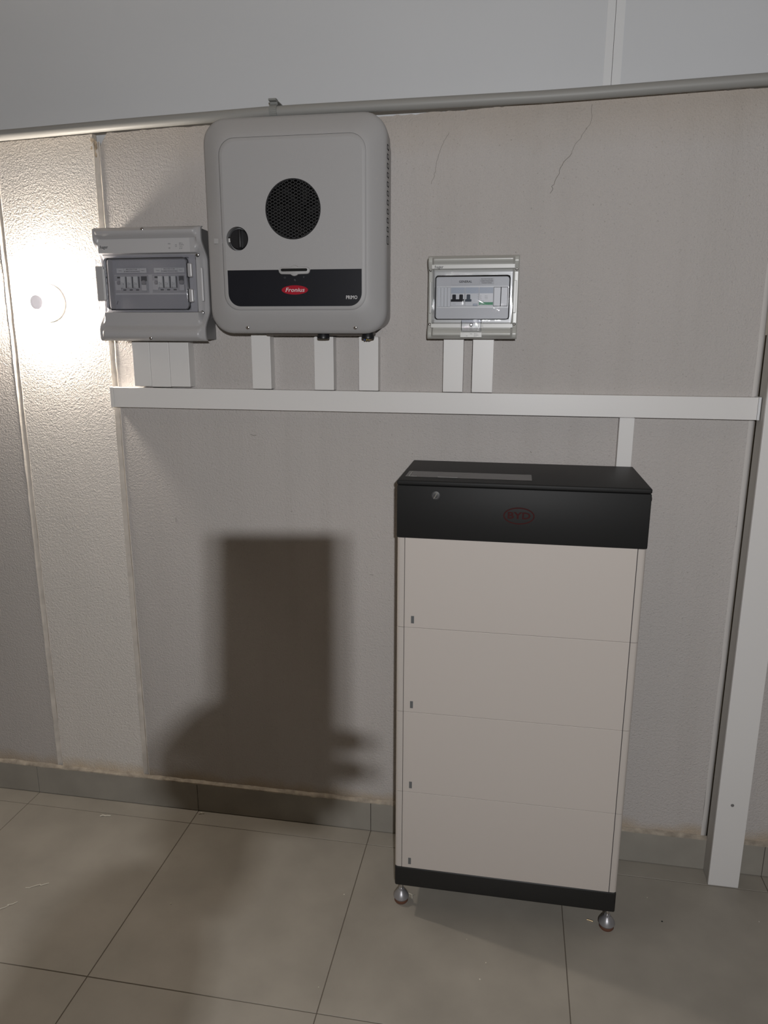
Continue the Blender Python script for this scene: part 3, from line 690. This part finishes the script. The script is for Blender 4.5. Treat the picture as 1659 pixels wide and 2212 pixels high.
for xa in (-0.834, -0.723):
    lab = obj('label_strip', box(new(), xa, xa + 0.089, -0.0622, -0.0605, 1.7180, 1.7300), LABELW, tA, label='printed paper strip')
    obj('lettering', text_bm('PROTECTOR', 0.0046, xa + 0.045, -0.0625, 1.7268, 0, 0.0001, 'CENTER', 1.25), INK, lab)
    obj('lettering', text_bm('SOBRETENSIONES', 0.0046, xa + 0.045, -0.0625, 1.7215, 0, 0.0001, 'CENTER', 1.25), INK, lab)
    for u_ in (0.011, 0.078): obj('lettering', text_bm('STRING', 0.0032, xa + u_, -0.0625, 1.7235, 0, 0.0001, 'CENTER'), PRINTG, lab)
    for u_ in (0.022, 0.068): obj('divider', box(new(), xa + u_, xa + u_ + 0.0004, -0.0624, -0.0620, 1.7183, 1.7297), PRINTG, lab)
dr = door(tA, (-0.8785, -0.5885, 1.6115, 1.7635), (-0.847, -0.6095, 1.6195, 1.7535), -0.0905, -0.1075, CLEAR1)
dr['label'] = 'clear smoked door'
obj('latch', box(new(), -0.8735, -0.8495, -0.1060, -0.0890, 1.6415, 1.7330, 0.0025, 2), DIST, tA)
obj('latch_edge', box(new(), -0.8490, -0.8455, -0.1070, -0.1000, 1.6450, 1.7250, 0.0006, 1), CLADJ, tA)
for za, zb_ in ((1.7025, 1.7385), (1.6375, 1.6725)):
    obj('hinge', box(new(), -0.6090, -0.5965, -0.1000, -0.0890, za, zb_, 0.003, 2), DIST, tA)
b = new(); wire(b, [(-0.8405, -0.0625, 1.634), (-0.8365, -0.0625, 1.643)], 0.0005); obj('scratch', b, INK, tA)
# -- right box
PB = dict(rect=(0.0365, 0.2670, 1.5435, 1.7490), base=0.070, bulge=0.014, raised=0.007, s0=0.60, s1=0.88, flat_top=(1.7150, 1.7275, 0.0860), flat_low=(1.5705, 1.5830, 0.0860), roll=0.010, hole=(0.0575, 0.2450, 1.5925, 1.7000), in0=0.004, in1=0.006, in_y=0.058)
tB, dB = make_box(PB, 'small pale grey electrical box with clear door and black breaker switches', dict(cover=DIST3, body=DIST3, inner=INNER3), 0)
obj('label_band', box(new(), 0.0465, 0.2560, -0.0872, -0.076, 1.7165, 1.7268, 0.0008, 1), DIST3S, tB)
obj('lettering', text_bm(':hager', 0.0105, 0.0530, -0.0875, 1.7210, 0, 0.0002, 'LEFT', 0.92), INK, tB)
obj('lower_band', box(new(), 0.0465, 0.1235, -0.0872, -0.076, 1.5715, 1.5815, 0.0008, 1), DIST3S, tB)
obj('lower_band', box(new(), 0.1795, 0.2560, -0.0872, -0.076, 1.5715, 1.5815, 0.0008, 1), DIST3S, tB)
lab = obj('rating_label', box(new(), 0.1240, 0.1790, -0.0975, -0.070, 1.5475, 1.5600, 0.0006, 1), DIST3S, tB)
for x_, z_, s_ in ((0.139, 1.5510, 'VE'), (0.149, 1.5560, 'IP65'), (0.159, 1.5565, '400 V~'), (0.159, 1.5530, '50-60Hz'), (0.159, 1.5500, '63 A')):
    obj('lettering', text_bm(s_, 0.0034, x_, -0.0977, z_, 0, 0.0001, 'LEFT'), PRINTG, lab)
for x, z in ((0.0425, 1.7150), (0.2605, 1.7155), (0.0420, 1.5800), (0.2590, 1.5805)): screw(tB, x, -0.0712, z, 0.0028)
obj('side_latch', box(new(), 0.0415, 0.0460, -0.0800, -0.068, 1.6080, 1.6860, 0.001, 1), DIST3S, tB)
obj('side_latch', box(new(), 0.2545, 0.2620, -0.0800, -0.068, 1.6085, 1.6880, 0.001, 1), DIST3S, tB)
yb = -0.0585
obj('module_window', box(new(), 0.0585, 0.2425, yb - 0.0015, yb, 1.6215, 1.6755), DIST3S, tB)
for x in (0.0600, 0.0690, 0.0775, 0.0860):
    obj('blanking_strip', box(new(), x, x + 0.0080, yb - 0.0035, yb - 0.001, 1.6240, 1.6735, 0.0008, 1), BREAK, tB)
def breaker(x0, x1, top, body, togs, label):
    u = obj('breaker', box(new(), x0 + 0.0004, x1 - 0.0004, yb - 0.006, yb - 0.001, 1.6260, 1.6725, 0.0006, 1), body, tB, label=label)
    obj('breaker_head', box(new(), x0 + 0.0006, x1 - 0.0006, yb - 0.0066, yb - 0.0055, 1.6575, 1.6722), top, u)
    return u
u = breaker(0.0950, 0.1310, BREAKB, BREAK, 2, 'breaker with a black double toggle')
obj('toggle', box(new(), 0.0955, 0.1300, yb - 0.010, yb - 0.005, 1.6370, 1.6430, 0.0008, 1), TOGG, u)
for x in (0.0998, 0.1178): obj('toggle', box(new(), x, x + 0.0085, yb - 0.015, yb - 0.005, 1.6400, 1.6545, 0.0010, 1), TOGG, u)
obj('lettering', text_bm('1 0 0 0', 0.0030, 0.099, yb - 0.0062, 1.6310, 0, 0.0001), PRINTG, u)
u = breaker(0.1315, 0.1670, BREAKB, BREAK, 1, 'breaker with a grey toggle')
obj('toggle', box(new(), 0.1322, 0.1485, yb - 0.009, yb - 0.005, 1.6370, 1.6430, 0.0008, 1), TOGG2, u)
obj('toggle', box(new(), 0.1365, 0.1450, yb - 0.014, yb - 0.005, 1.6400, 1.6545, 0.0010, 1), TOGG2, u)
obj('test_button', box(new(), 0.1525, 0.1640, yb - 0.0085, yb - 0.005, 1.6265, 1.6318, 0.0005, 1), BREAKB, u)
for z_ in (1.6545, 1.6490, 1.6430): obj('lettering', text_bm('Test', 0.0026, 0.1625, yb - 0.0062, z_, 0, 0.0001), BREAKB, u)
u = breaker(0.1675, 0.2040, BREAKB, BLANK, 0, 'surge protector with a green band')
gb = obj('green_band', box(new(), 0.1682, 0.2034, yb - 0.0068, yb - 0.0055, 1.6288, 1.6355), GREEN, u)
obj('lettering', text_bm('OPT', 0.0048, 0.1700, yb - 0.0070, 1.6308, 0.2, 0.0001), PRINT, u)
for z_, a_, c_ in ((1.6510, 'Uc', '275 V'), (1.6475, 'In', '20 kA'), (1.6440, 'Up', '1,5 kV')):
    obj('lettering', text_bm(a_, 0.0030, 0.1705, yb - 0.0062, z_, 0, 0.0001), PRINTG, u); obj('lettering', text_bm(c_, 0.0030, 0.1820, yb - 0.0062, z_, 0, 0.0001), PRINTG, u)
obj('lettering', text_bm('TIPO 2', 0.0036, 0.1695, yb - 0.0062, 1.6382, 0, 0.0001), GREEN, u)
for a, c in ((0.2050, 0.2220), (0.2235, 0.2395)):
    obj('blank_gap', box(new(), a - 0.0008, c + 0.0008, yb - 0.0022, yb - 0.001, 1.6252, 1.6732), TOGG, tB)
    obj('blanking_plate', box(new(), a, c, yb - 0.0055, yb - 0.002, 1.6260, 1.6722, 0.0006, 1), BLANK, tB)
lab = obj('label_strip', box(new(), 0.0955, 0.1668, yb - 0.0020, yb, 1.6790, 1.6940), LABELW, tB, label='paper label with large dark print')
obj('lettering', text_bm('GENERAL', 0.0078, 0.1315, yb - 0.0023, 1.6865, 0, 0.0001, 'CENTER', 1.0, bold=0.00012), INK, lab)
lab = obj('label_strip', box(new(), 0.1675, 0.2040, yb - 0.0020, yb, 1.6800, 1.6950), LABELW, tB, label='paper label with three lines of small print')
for z_, s_ in ((1.6925, 'PROTECTOR DE'), (1.6878, 'SOBRETENSIONES'), (1.6832, 'TRANSITORIAS')):
    obj('lettering', text_bm(s_, 0.0038, 0.1857, yb - 0.0023, z_, 0, 0.0001, 'CENTER', 1.05), INK, lab)
dr = door(tB, (0.0470, 0.2525, 1.5835, 1.7135), (0.0565, 0.2455, 1.5925, 1.7000), -0.0785, -0.0985, CLEAR3, 0.008)
dr['label'] = 'clear glossy door'
b = new(); loft(b, [(-0.0800, rrect(0.1255, 0.1775, 1.5610, 1.5935, 0.003)), (-0.0985, rrect(0.1265, 0.1765, 1.5620, 1.5930, 0.003)), (-0.1000, rrect(0.1285, 0.1745, 1.5640, 1.5910, 0.003))]); lt = obj('door_latch', b, CLEAR3, tB, label='clear door latch')
b = new(); lathe(b, [(0.0042, 0), (0.0042, 0.006), (0.002, 0.008)], (0.1515, -0.090, 1.5790), '-Y', 16); obj('latch_pin', b, CHROME, lt)

# ---------------------------------------------------------------- battery tower
ZB, BH, MH, CH = 0.0788, 0.0609, 0.2330, 0.1430; YF, YR, BW = -0.3283, -0.0303, 0.585
bat = thing('battery_tower', (BW / 2, (YF + YR) / 2, 0), 'tall beige battery tower of four stacked modules with a black top unit', 'battery')
bs = obj('base_plinth', box(new(), 0.0, BW, YF, YR, ZB, ZB + BH, 0.005, 3), BYDB, bat, smooth=40, label='black base plinth')
for k in range(4):
    z0 = ZB + BH + k * MH; z1 = z0 + MH; g = 0.0006
    mod = obj('battery_module', box(new(), 0.004, BW - 0.004, YF + 0.004, YR, z0, z1 - 0.0004), MODD, bat, smooth=40)
    for side in (0, 1):
        pts = []
        # corner profile in xy: rounded outer front corner
        xa, xb_ = (0.0, 0.0185) if not side else (BW - 0.0185, BW)
        r = 0.009; prof = []
        if not side:
            prof = [(xb_, YF + 0.02), (xb_, YF + 0.0006)] + [(xa + r - r * math.sin(a), YF + 0.0006 + r - r * math.cos(a)) for a in [math.pi / 2 * q / 6 for q in range(7)]] + [(xa, YR), (xa + 0.006, YR), (xa + 0.006, YF + 0.02)]
        else:
            prof = [(xa, YF + 0.02), (xa, YF + 0.0006)] + [(xb_ - r + r * math.sin(a), YF + 0.0006 + r - r * math.cos(a)) for a in [math.pi / 2 * q / 6 for q in range(7)]] + [(xb_, YR), (xb_ - 0.006, YR), (xb_ - 0.006, YF + 0.02)]
        b = new(); A = [b.verts.new((x, y, z0 + g)) for x, y in prof]; B = [b.verts.new((x, y, z1 - g)) for x, y in prof]; n = len(prof)
        for q in range(n): b.faces.new((A[q], A[(q + 1) % n], B[(q + 1) % n], B[q]))
        b.faces.new(A[::-1]); b.faces.new(B)
        obj('side_cover', b, BYDS, mod, smooth=30)
    fx0, fx1 = 0.0197, BW - 0.0201
    obj('front_plate', box(new(), fx0, fx1, YF, YF + 0.012, z0 + 0.0003, z1 - 0.0003, 0.0009, 2), BYD, mod)
    obj('indicator', box(new(), 0.0368, 0.0444, YF - 0.0004, YF + 0.002, z0 + 0.0115, z0 + 0.0310), INDI, mod, label='small grey indicator window')
ZC = ZB + BH + 4 * MH
cu = obj('control_unit', box(new(), -0.001, BW + 0.001, YF - 0.0015, YR, ZC, ZC + CH - 0.0125, 0.003, 2), BYDD, bat, smooth=35, label='black control unit on top')
obj('lid', box(new(), -0.0012, BW + 0.0012, YF - 0.0020, YR, ZC + CH - 0.0118, ZC + CH, 0.0035, 3), BYDD, cu, smooth=40)
b = new(); lathe(b, [(0.0105, 0), (0.0105, 0.0014), (0.009, 0.002)], (0.0930, YF - 0.0012, 1.1800), '-Y', 24); kl = obj('key_lock', b, MESHM, cu, smooth=40)
b = new(); tube(b, (0.0885, YF - 0.0038, 1.1725), (0.0975, YF - 0.0038, 1.1880), 0.0009, 0.0009, 8); obj('lock_slot', b, mat('bright_steel', (0.9, 0.88, 0.80), 0.45, metal=1.0), cu)
b = new(); ring(b, 0.0930, 1.1800, 0.0068, y=YF - 0.0034, w_=0.0010, n=24); obj('lock_ring', b, FOOTM, cu)
b = new(); r_ = 0.0365
for rx_, rz_ in ((0.0365, 0.0205),):
    n = 56
    o1 = circ(0.2905, 1.1385, rx_, n, rz_); o2 = circ(0.2905, 1.1385, rx_ - 0.0032, n, rz_ - 0.0030)
    A = [b.verts.new((x, YF - 0.0022, z)) for x, z in o1]; B = [b.verts.new((x, YF - 0.0022, z)) for x, z in o2]
    A2 = [b.verts.new((x, YF - 0.0012, z)) for x, z in o1]
    for q in range(n): b.faces.new((A[q], A[(q + 1) % n], B[(q + 1) % n], B[q])); b.faces.new((A[q], A2[q], A2[(q + 1) % n], A[(q + 1) % n]))
bg = obj('badge', b, REDD, cu, label='dull red oval badge')
obj('lettering', text_bm('BYD', 0.0225, 0.2905, YF - 0.0021, 1.1385, 0, 0.0002, 'CENTER', 1.28, bold=0.0006), REDD, cu)
b = new(); tube(b, (BW + 0.0005, YF + 0.02, 1.187), (BW + 0.0045, YF + 0.02, 1.187), 0.006, 0.005, 14); obj('side_knob', b, BLACK, cu)
# clear tape with a printed strip lying on the lid
ZT = ZC + CH
b = new(); nx_, ny_ = 60, 6
G = [[b.verts.new((0.012 + 0.306 * i / nx_, -0.284 + 0.078 * j / ny_, ZT + 0.0006 + 0.00035 * noise.noise(Vector((i * 0.35, j * 0.5, 1))))) for j in range(ny_ + 1)] for i in range(nx_ + 1)]
for i in range(nx_):
    for j in range(ny_): b.faces.new((G[i][j], G[i + 1][j], G[i + 1][j + 1], G[i][j + 1]))
obj('clear_tape', b, TAPE, cu, smooth=60, label='strip of clear tape on the lid')
obj('tape_print', box(new(), 0.020, 0.0225, -0.279, -0.215, ZT + 0.0008, ZT + 0.0013), TAPEW, cu)
obj('tape_print', box(new(), 0.092, 0.140, -0.2805, -0.2770, ZT + 0.0008, ZT + 0.0013), TAPEW, cu)
obj('tape_print', box(new(), 0.022, 0.040, -0.2805, -0.2785, ZT + 0.0008, ZT + 0.0013), TAPEW, cu)
# levelling feet
for i, (x, y) in enumerate(((0.0135, -0.292), (0.5730, -0.292), (0.0135, -0.066), (0.5730, -0.066))):
    x_ = x + (0.004 if x < 0.1 else -0.004)
    ft = obj('levelling_foot', lathe(new(), [(0.0185, 0.011), (0.0215, 0.016), (0.0208, 0.021), (0.0140, 0.031), (0.0085, 0.0365)], (x, y, 0), 'Z', 28), FOOTM, bat, smooth=35, label='satin steel levelling foot')
    obj('rubber_pad', lathe(new(), [(0.0165, 0.0002), (0.0192, 0.004), (0.0190, 0.011)], (x, y, 0), 'Z', 28), RUBBER, ft, smooth=40)
    obj('foot_nut', lathe(new(), [(0.0080, 0.0365), (0.0080, 0.0430)], (x, y, 0), 'Z', 6), FOOTM, ft)
    obj('foot_stem', lathe(new(), [(0.0048, 0.040), (0.0048, ZB + 0.004)], (x, y, 0), 'Z', 16), CHROME, ft, smooth=40)

# ---------------------------------------------------------------- debris on the floor
def strand(name, pts, r, m, label, cat='debris', group=None):
    b = new(); wire(b, [(x, y, r + z) for x, y, z in pts], r, 6); return tag(obj(name, b, m, origin=(pts[0][0], pts[0][1], 0)), label, cat, group)
def squig(x, y, dx, dy, n, amp, h=0.002):
    return [(x + dx * k / n + random.uniform(-amp, amp), y + dy * k / n + random.uniform(-amp, amp), random.uniform(0, h)) for k in range(n + 1)]
strand('plaster_flake', squig(-1.022, -0.098, 0.030, 0.010, 4, 0.003), 0.0019, CRUMB, 'pale curled plaster flake on the floor below the wall joint')
strand('plaster_flake', squig(-0.712, -0.026, 0.022, 0.003, 5, 0.004), 0.0016, CRUMB, 'small crumbled plaster flake where skirting tiles meet in the shadow')
strand('thread_scrap', squig(-1.062, -0.440, 0.055, 0.030, 8, 0.004), 0.0010, CRUMB, 'thin pale thread scrap on the floor at the far left')
strand('thread_scrap', squig(-1.092, -0.535, 0.045, 0.050, 9, 0.005), 0.0010, CRUMB, 'looped pale thread scrap nearest the left edge of the floor')
b = new(); tube(b, (0.5235, -0.2745, 0.002), (0.5395, -0.2790, 0.002), 0.0017, 0.0017, 10); tag(obj('wire_offcut', b, COPPER, origin=(0.53, -0.277, 0)), 'short wire offcut beside the right steel foot of the battery tower', 'debris')
strand('cable_tie_scrap', [(0.030, -0.262, 0.0), (0.041, -0.268, 0.0015), (0.049, -0.262, 0.0), (0.041, -0.268, 0.0015), (0.043, -0.281, 0)], 0.0010, CRUMB, 'thin forked pale scrap beside the left steel foot of the tower')
def crumb(x, y, r, m, label, group=None):
    t = bmesh.new(); bmesh.ops.create_icosphere(t, subdivisions=1, radius=r)
    for v in t.verts: v.co *= random.uniform(0.7, 1.2)
    b = new(); merge(b, t, Matrix.Translation((x, y, r * 0.62)) @ Matrix.Diagonal((1.2, 1, 0.7, 1)))
    return tag(obj('crumb', b, m, origin=(x, y, 0)), label, 'debris', group)
crumb(0.725, -0.245, 0.0022, VOID, 'tiny black crumb on the floor right of the battery tower')
for x, y, lab_ in ((0.258, -0.467, 'pale crumb in front of the battery tower, the brightest of two near its middle'), (0.205, -0.400, 'faint pale crumb in front of the battery tower, closer to its base'),
                   (-0.142, -0.612, 'pale crumb beside the floor joint left of the battery tower, nearest the bottom edge'), (-0.150, -0.300, 'pale crumb on the floor left of the tower foot'),
                   (0.700, -0.160, 'pale crumb between the battery tower and the corner trunking'), (0.245, -0.520, 'pale crumb at the bottom edge in front of the battery tower'),
                   (-0.62, -0.42, 'pale crumb on the tile right of the long arm shadow'), (0.985, -0.20, 'pale crumb by the right edge below the corner trunking')):
    crumb(x, y, random.uniform(0.0014, 0.0022), CRUMB, lab_)

# ---------------------------------------------------------------- the photographer (casts the long soft shadow)
R3 = ROT.to_matrix(); rv, uv_, bv = R3.col[0].copy(), R3.col[1].copy(), R3.col[2].copy()
def P3(r_, u_, b_): return CAM + rv * r_ + uv_ * u_ + bv * b_
b = new(); box(b, -0.057, 0.019, -0.145, 0.019, 0.0055, 0.0135, 0.003, 3)
# local axes: x right, y up, z back
bmesh.ops.transform(b, matrix=Matrix.Translation(CAM) @ R3.to_4x4(), verts=b.verts)
ph = tag(obj('phone', b, BLACK, origin=CAM), 'black phone held upright by the person taking the picture, out of frame', 'phone')
def skin(name, verts, edges, root=0, lv=1, m=SKIN, parent=None):
    me = bpy.data.meshes.new('s'); me.from_pydata([v[:3] for v in verts], edges, []); o = bpy.data.objects.new('s', me); COL.objects.link(o)
    md = o.modifiers.new('k', 'SKIN'); md.use_smooth_shade = True
    for i, v in enumerate(verts):
        s = me.skin_vertices[0].data[i]; s.radius = (v[3], v[4] if len(v) > 4 else v[3]); s.use_root = (i == root)
    sb = o.modifiers.new('s', 'SUBSURF'); sb.levels = lv; sb.render_levels = lv
    dg = bpy.context.evaluated_depsgraph_get(); me2 = bpy.data.meshes.new_from_object(o.evaluated_get(dg))
    bm_ = bmesh.new(); bm_.from_mesh(me2); bpy.data.objects.remove(o); bpy.data.meshes.remove(me2); return bm_
hx, hy = 0.411, -2.69
person = thing('person', (hx, hy, 0), 'person in a dark jacket with a headlamp holding up a phone, out of frame', 'person')
wr = Vector((0.226, -2.168, 1.418)); cuff = Vector((0.183, -2.178, 1.345)); el = Vector((0.115, -2.33, 1.14)); sh = Vector((0.225, -2.62, 1.42))
V = [(hx, hy, 0.98, .15, .11), (hx, hy, 1.12, .135, .10), (hx, hy, 1.30, .15, .11), (hx, hy - 0.01, 1.42, .14, .09), (hx, hy, 1.50, .055), (hx, hy + 0.01, 1.58, .055), (hx, hy, 1.66, .078, .092), (hx, hy - 0.01, 1.74, .078, .09), (hx, hy - 0.01, 1.80, .05, .06),
     (*sh, .058), (*((sh + el) / 2), .048), (*el, .042), (*cuff, .056), (*wr, .042),
     (0.60, -2.70, 1.44, .058), (0.64, -2.72, 1.15, .045), (0.63, -2.60, 0.92, .035), (0.63, -2.55, 0.84, .03),
     (hx - 0.10, hy, 0.88, .10), (hx - 0.11, hy + 0.01, 0.50, .065), (hx - 0.12, hy - 0.01, 0.10, .045), (hx - 0.12, hy + 0.12, 0.045, .04),
     (hx + 0.10, hy, 0.88, .10), (hx + 0.11, hy + 0.01, 0.50, .065), (hx + 0.12, hy - 0.01, 0.10, .045), (hx + 0.12, hy + 0.12, 0.045, .04)]
E_ = [(0, 1), (1, 2), (2, 3), (3, 4), (4, 5), (5, 6), (6, 7), (7, 8), (3, 9), (9, 10), (10, 11), (11, 12), (12, 13), (3, 14), (14, 15), (15, 16), (16, 17), (0, 18), (18, 19), (19, 20), (20, 21), (0, 22), (22, 23), (23, 24), (24, 25)]
bm_ = skin('body', V, E_, 0, 2)
bm_.faces.ensure_lookup_table()
body = obj('body', bm_, [CLOTH, SKIN, TROUS, SHOE], person, smooth=180)
for p in body.data.polygons:
    c = p.center + Vector(person.location)
    p.material_index = 1 if (c.z > 1.50 and abs(c.x - hx) < 0.12 and c.y < -2.5) or (c.z < 0.9 and c.x > 0.585 and c.z > 0.7) else (3 if c.z < 0.11 else (2 if c.z < 0.95 and c.x < 0.59 else 0))
# left hand round the phone: palm and five separate fingers
HP = []
def addp(L): HP.append(L)
pw = wr; palm = P3(-0.035, -0.135, 0.030)
hand = skin('hand', [(*pw, .040), (*P3(-0.050, -0.150, 0.055), .034, .024), (*P3(-0.047, -0.122, 0.028), .030, .014), (*P3(-0.052, -0.104, 0.022), .022, .012)], [(0, 1), (1, 2), (2, 3)], 0, 2)
for q, (u0, u1, ext) in enumerate(((-0.100, -0.1050, 0.036), (-0.114, -0.1225, 0.037), (-0.128, -0.1400, 0.022), (-0.141, -0.1540, 0.010))):
    f = skin('f', [(*P3(-0.060, u0, 0.024), .0085), (*P3(-0.068, u0, 0.002), .0085), (*P3(-0.035, u1, -0.006), .0082), (*P3(0.000, u1, -0.006), .0078), (*P3(ext, u1, 0.004), .0068)], [(0, 1), (1, 2), (2, 3), (3, 4)], 0, 1)
    merge(hand, f)
f = skin('f', [(*P3(-0.072, -0.132, 0.034), .012), (*P3(-0.080, -0.106, 0.030), .0105), (*P3(-0.062, -0.088, 0.024), .0095), (*P3(-0.046, -0.078, 0.022), .008)], [(0, 1), (1, 2), (2, 3)], 0, 1); merge(hand, f)
obj('left_hand', hand, SKIN, person, smooth=180)
# right hand hanging
rh = skin('hand', [(0.63, -2.55, 0.85, .028, .02), (0.63, -2.54, 0.80, .036, .016), (0.63, -2.535, 0.765, .036, .015)], [(0, 1), (1, 2)], 0, 2)
for q in range(4):
    merge(rh, skin('f', [(0.605 + q * 0.017, -2.535, 0.775, .0085), (0.604 + q * 0.0175, -2.528, 0.735, .008), (0.604 + q * 0.0175, -2.512, 0.705 + 0.004 * abs(q - 1.5), .0072)], [(0, 1), (1, 2)], 0, 1))
merge(rh, skin('f', [(0.600, -2.540, 0.81, .011), (0.585, -2.520, 0.775, .0095), (0.588, -2.508, 0.745, .008)], [(0, 1), (1, 2)], 0, 1))
obj('right_hand', rh, SKIN, person, smooth=180)
# face
b = new()
for s in (-1, 1):
    t_ = bmesh.new(); bmesh.ops.create_uvsphere(t_, u_segments=12, v_segments=8, radius=0.012); merge(b, t_, Matrix.Translation((hx + s * 0.032, hy + 0.082, 1.690)))
obj('eyes', b, PRINT, person, smooth=180)
obj('nose', skin('n', [(hx, hy + 0.085, 1.690, .007), (hx, hy + 0.103, 1.660, .012)], [(0, 1)], 0, 2), SKIN, person, smooth=180)
obj('mouth', box(new(), hx - 0.022, hx + 0.022, hy + 0.078, hy + 0.092, 1.622, 1.630, 0.003, 2), RED, person)
b = new()
for s in (-1, 1):
    t_ = bmesh.new(); bmesh.ops.create_uvsphere(t_, u_segments=12, v_segments=8, radius=0.03); merge(b, t_, Matrix.Translation((hx + s * 0.082, hy, 1.670)) @ Matrix.Diagonal((0.3, 0.6, 1, 1)))
obj('ears', b, SKIN, person, smooth=180)
b = new(); t_ = bmesh.new(); bmesh.ops.create_uvsphere(t_, u_segments=24, v_segments=14, radius=0.1)
bmesh.ops.delete(t_, geom=[v for v in t_.verts if v.co.z < -0.01 and v.co.y > -0.02 or v.co.z < -0.06], context='VERTS')
merge(b, t_, Matrix.Translation((hx, hy - 0.018, 1.745)) @ Matrix.Diagonal((0.90, 1.0, 0.98, 1))); obj('hair', b, HAIR, person, smooth=180)
# headlamp body and strap behind the light source
hl = thing('headlamp', (HL.x, HL.y - 0.02, HL.z), 'small black headlamp strapped to the forehead of the person, out of frame', 'headlamp')
obj('lamp_housing', box(new(), HL.x - 0.028, HL.x + 0.028, HL.y - 0.035, HL.y - 0.003, HL.z - 0.017, HL.z + 0.017, 0.005, 3), BLACK, hl, smooth=40)
b = new(); lathe(b, [(0.093, -0.010), (0.095, -0.010), (0.095, 0.010), (0.093, 0.010)], (hx, hy - 0.005, HL.z), 'Z', 40)
b.faces.ensure_lookup_table(); bmesh.ops.delete(b, geom=b.faces[-2:], context='FACES_ONLY'); obj('strap', b, CLOTH, hl, smooth=40)

for o in bpy.data.objects:
    if 'wo' in o: del o['wo']
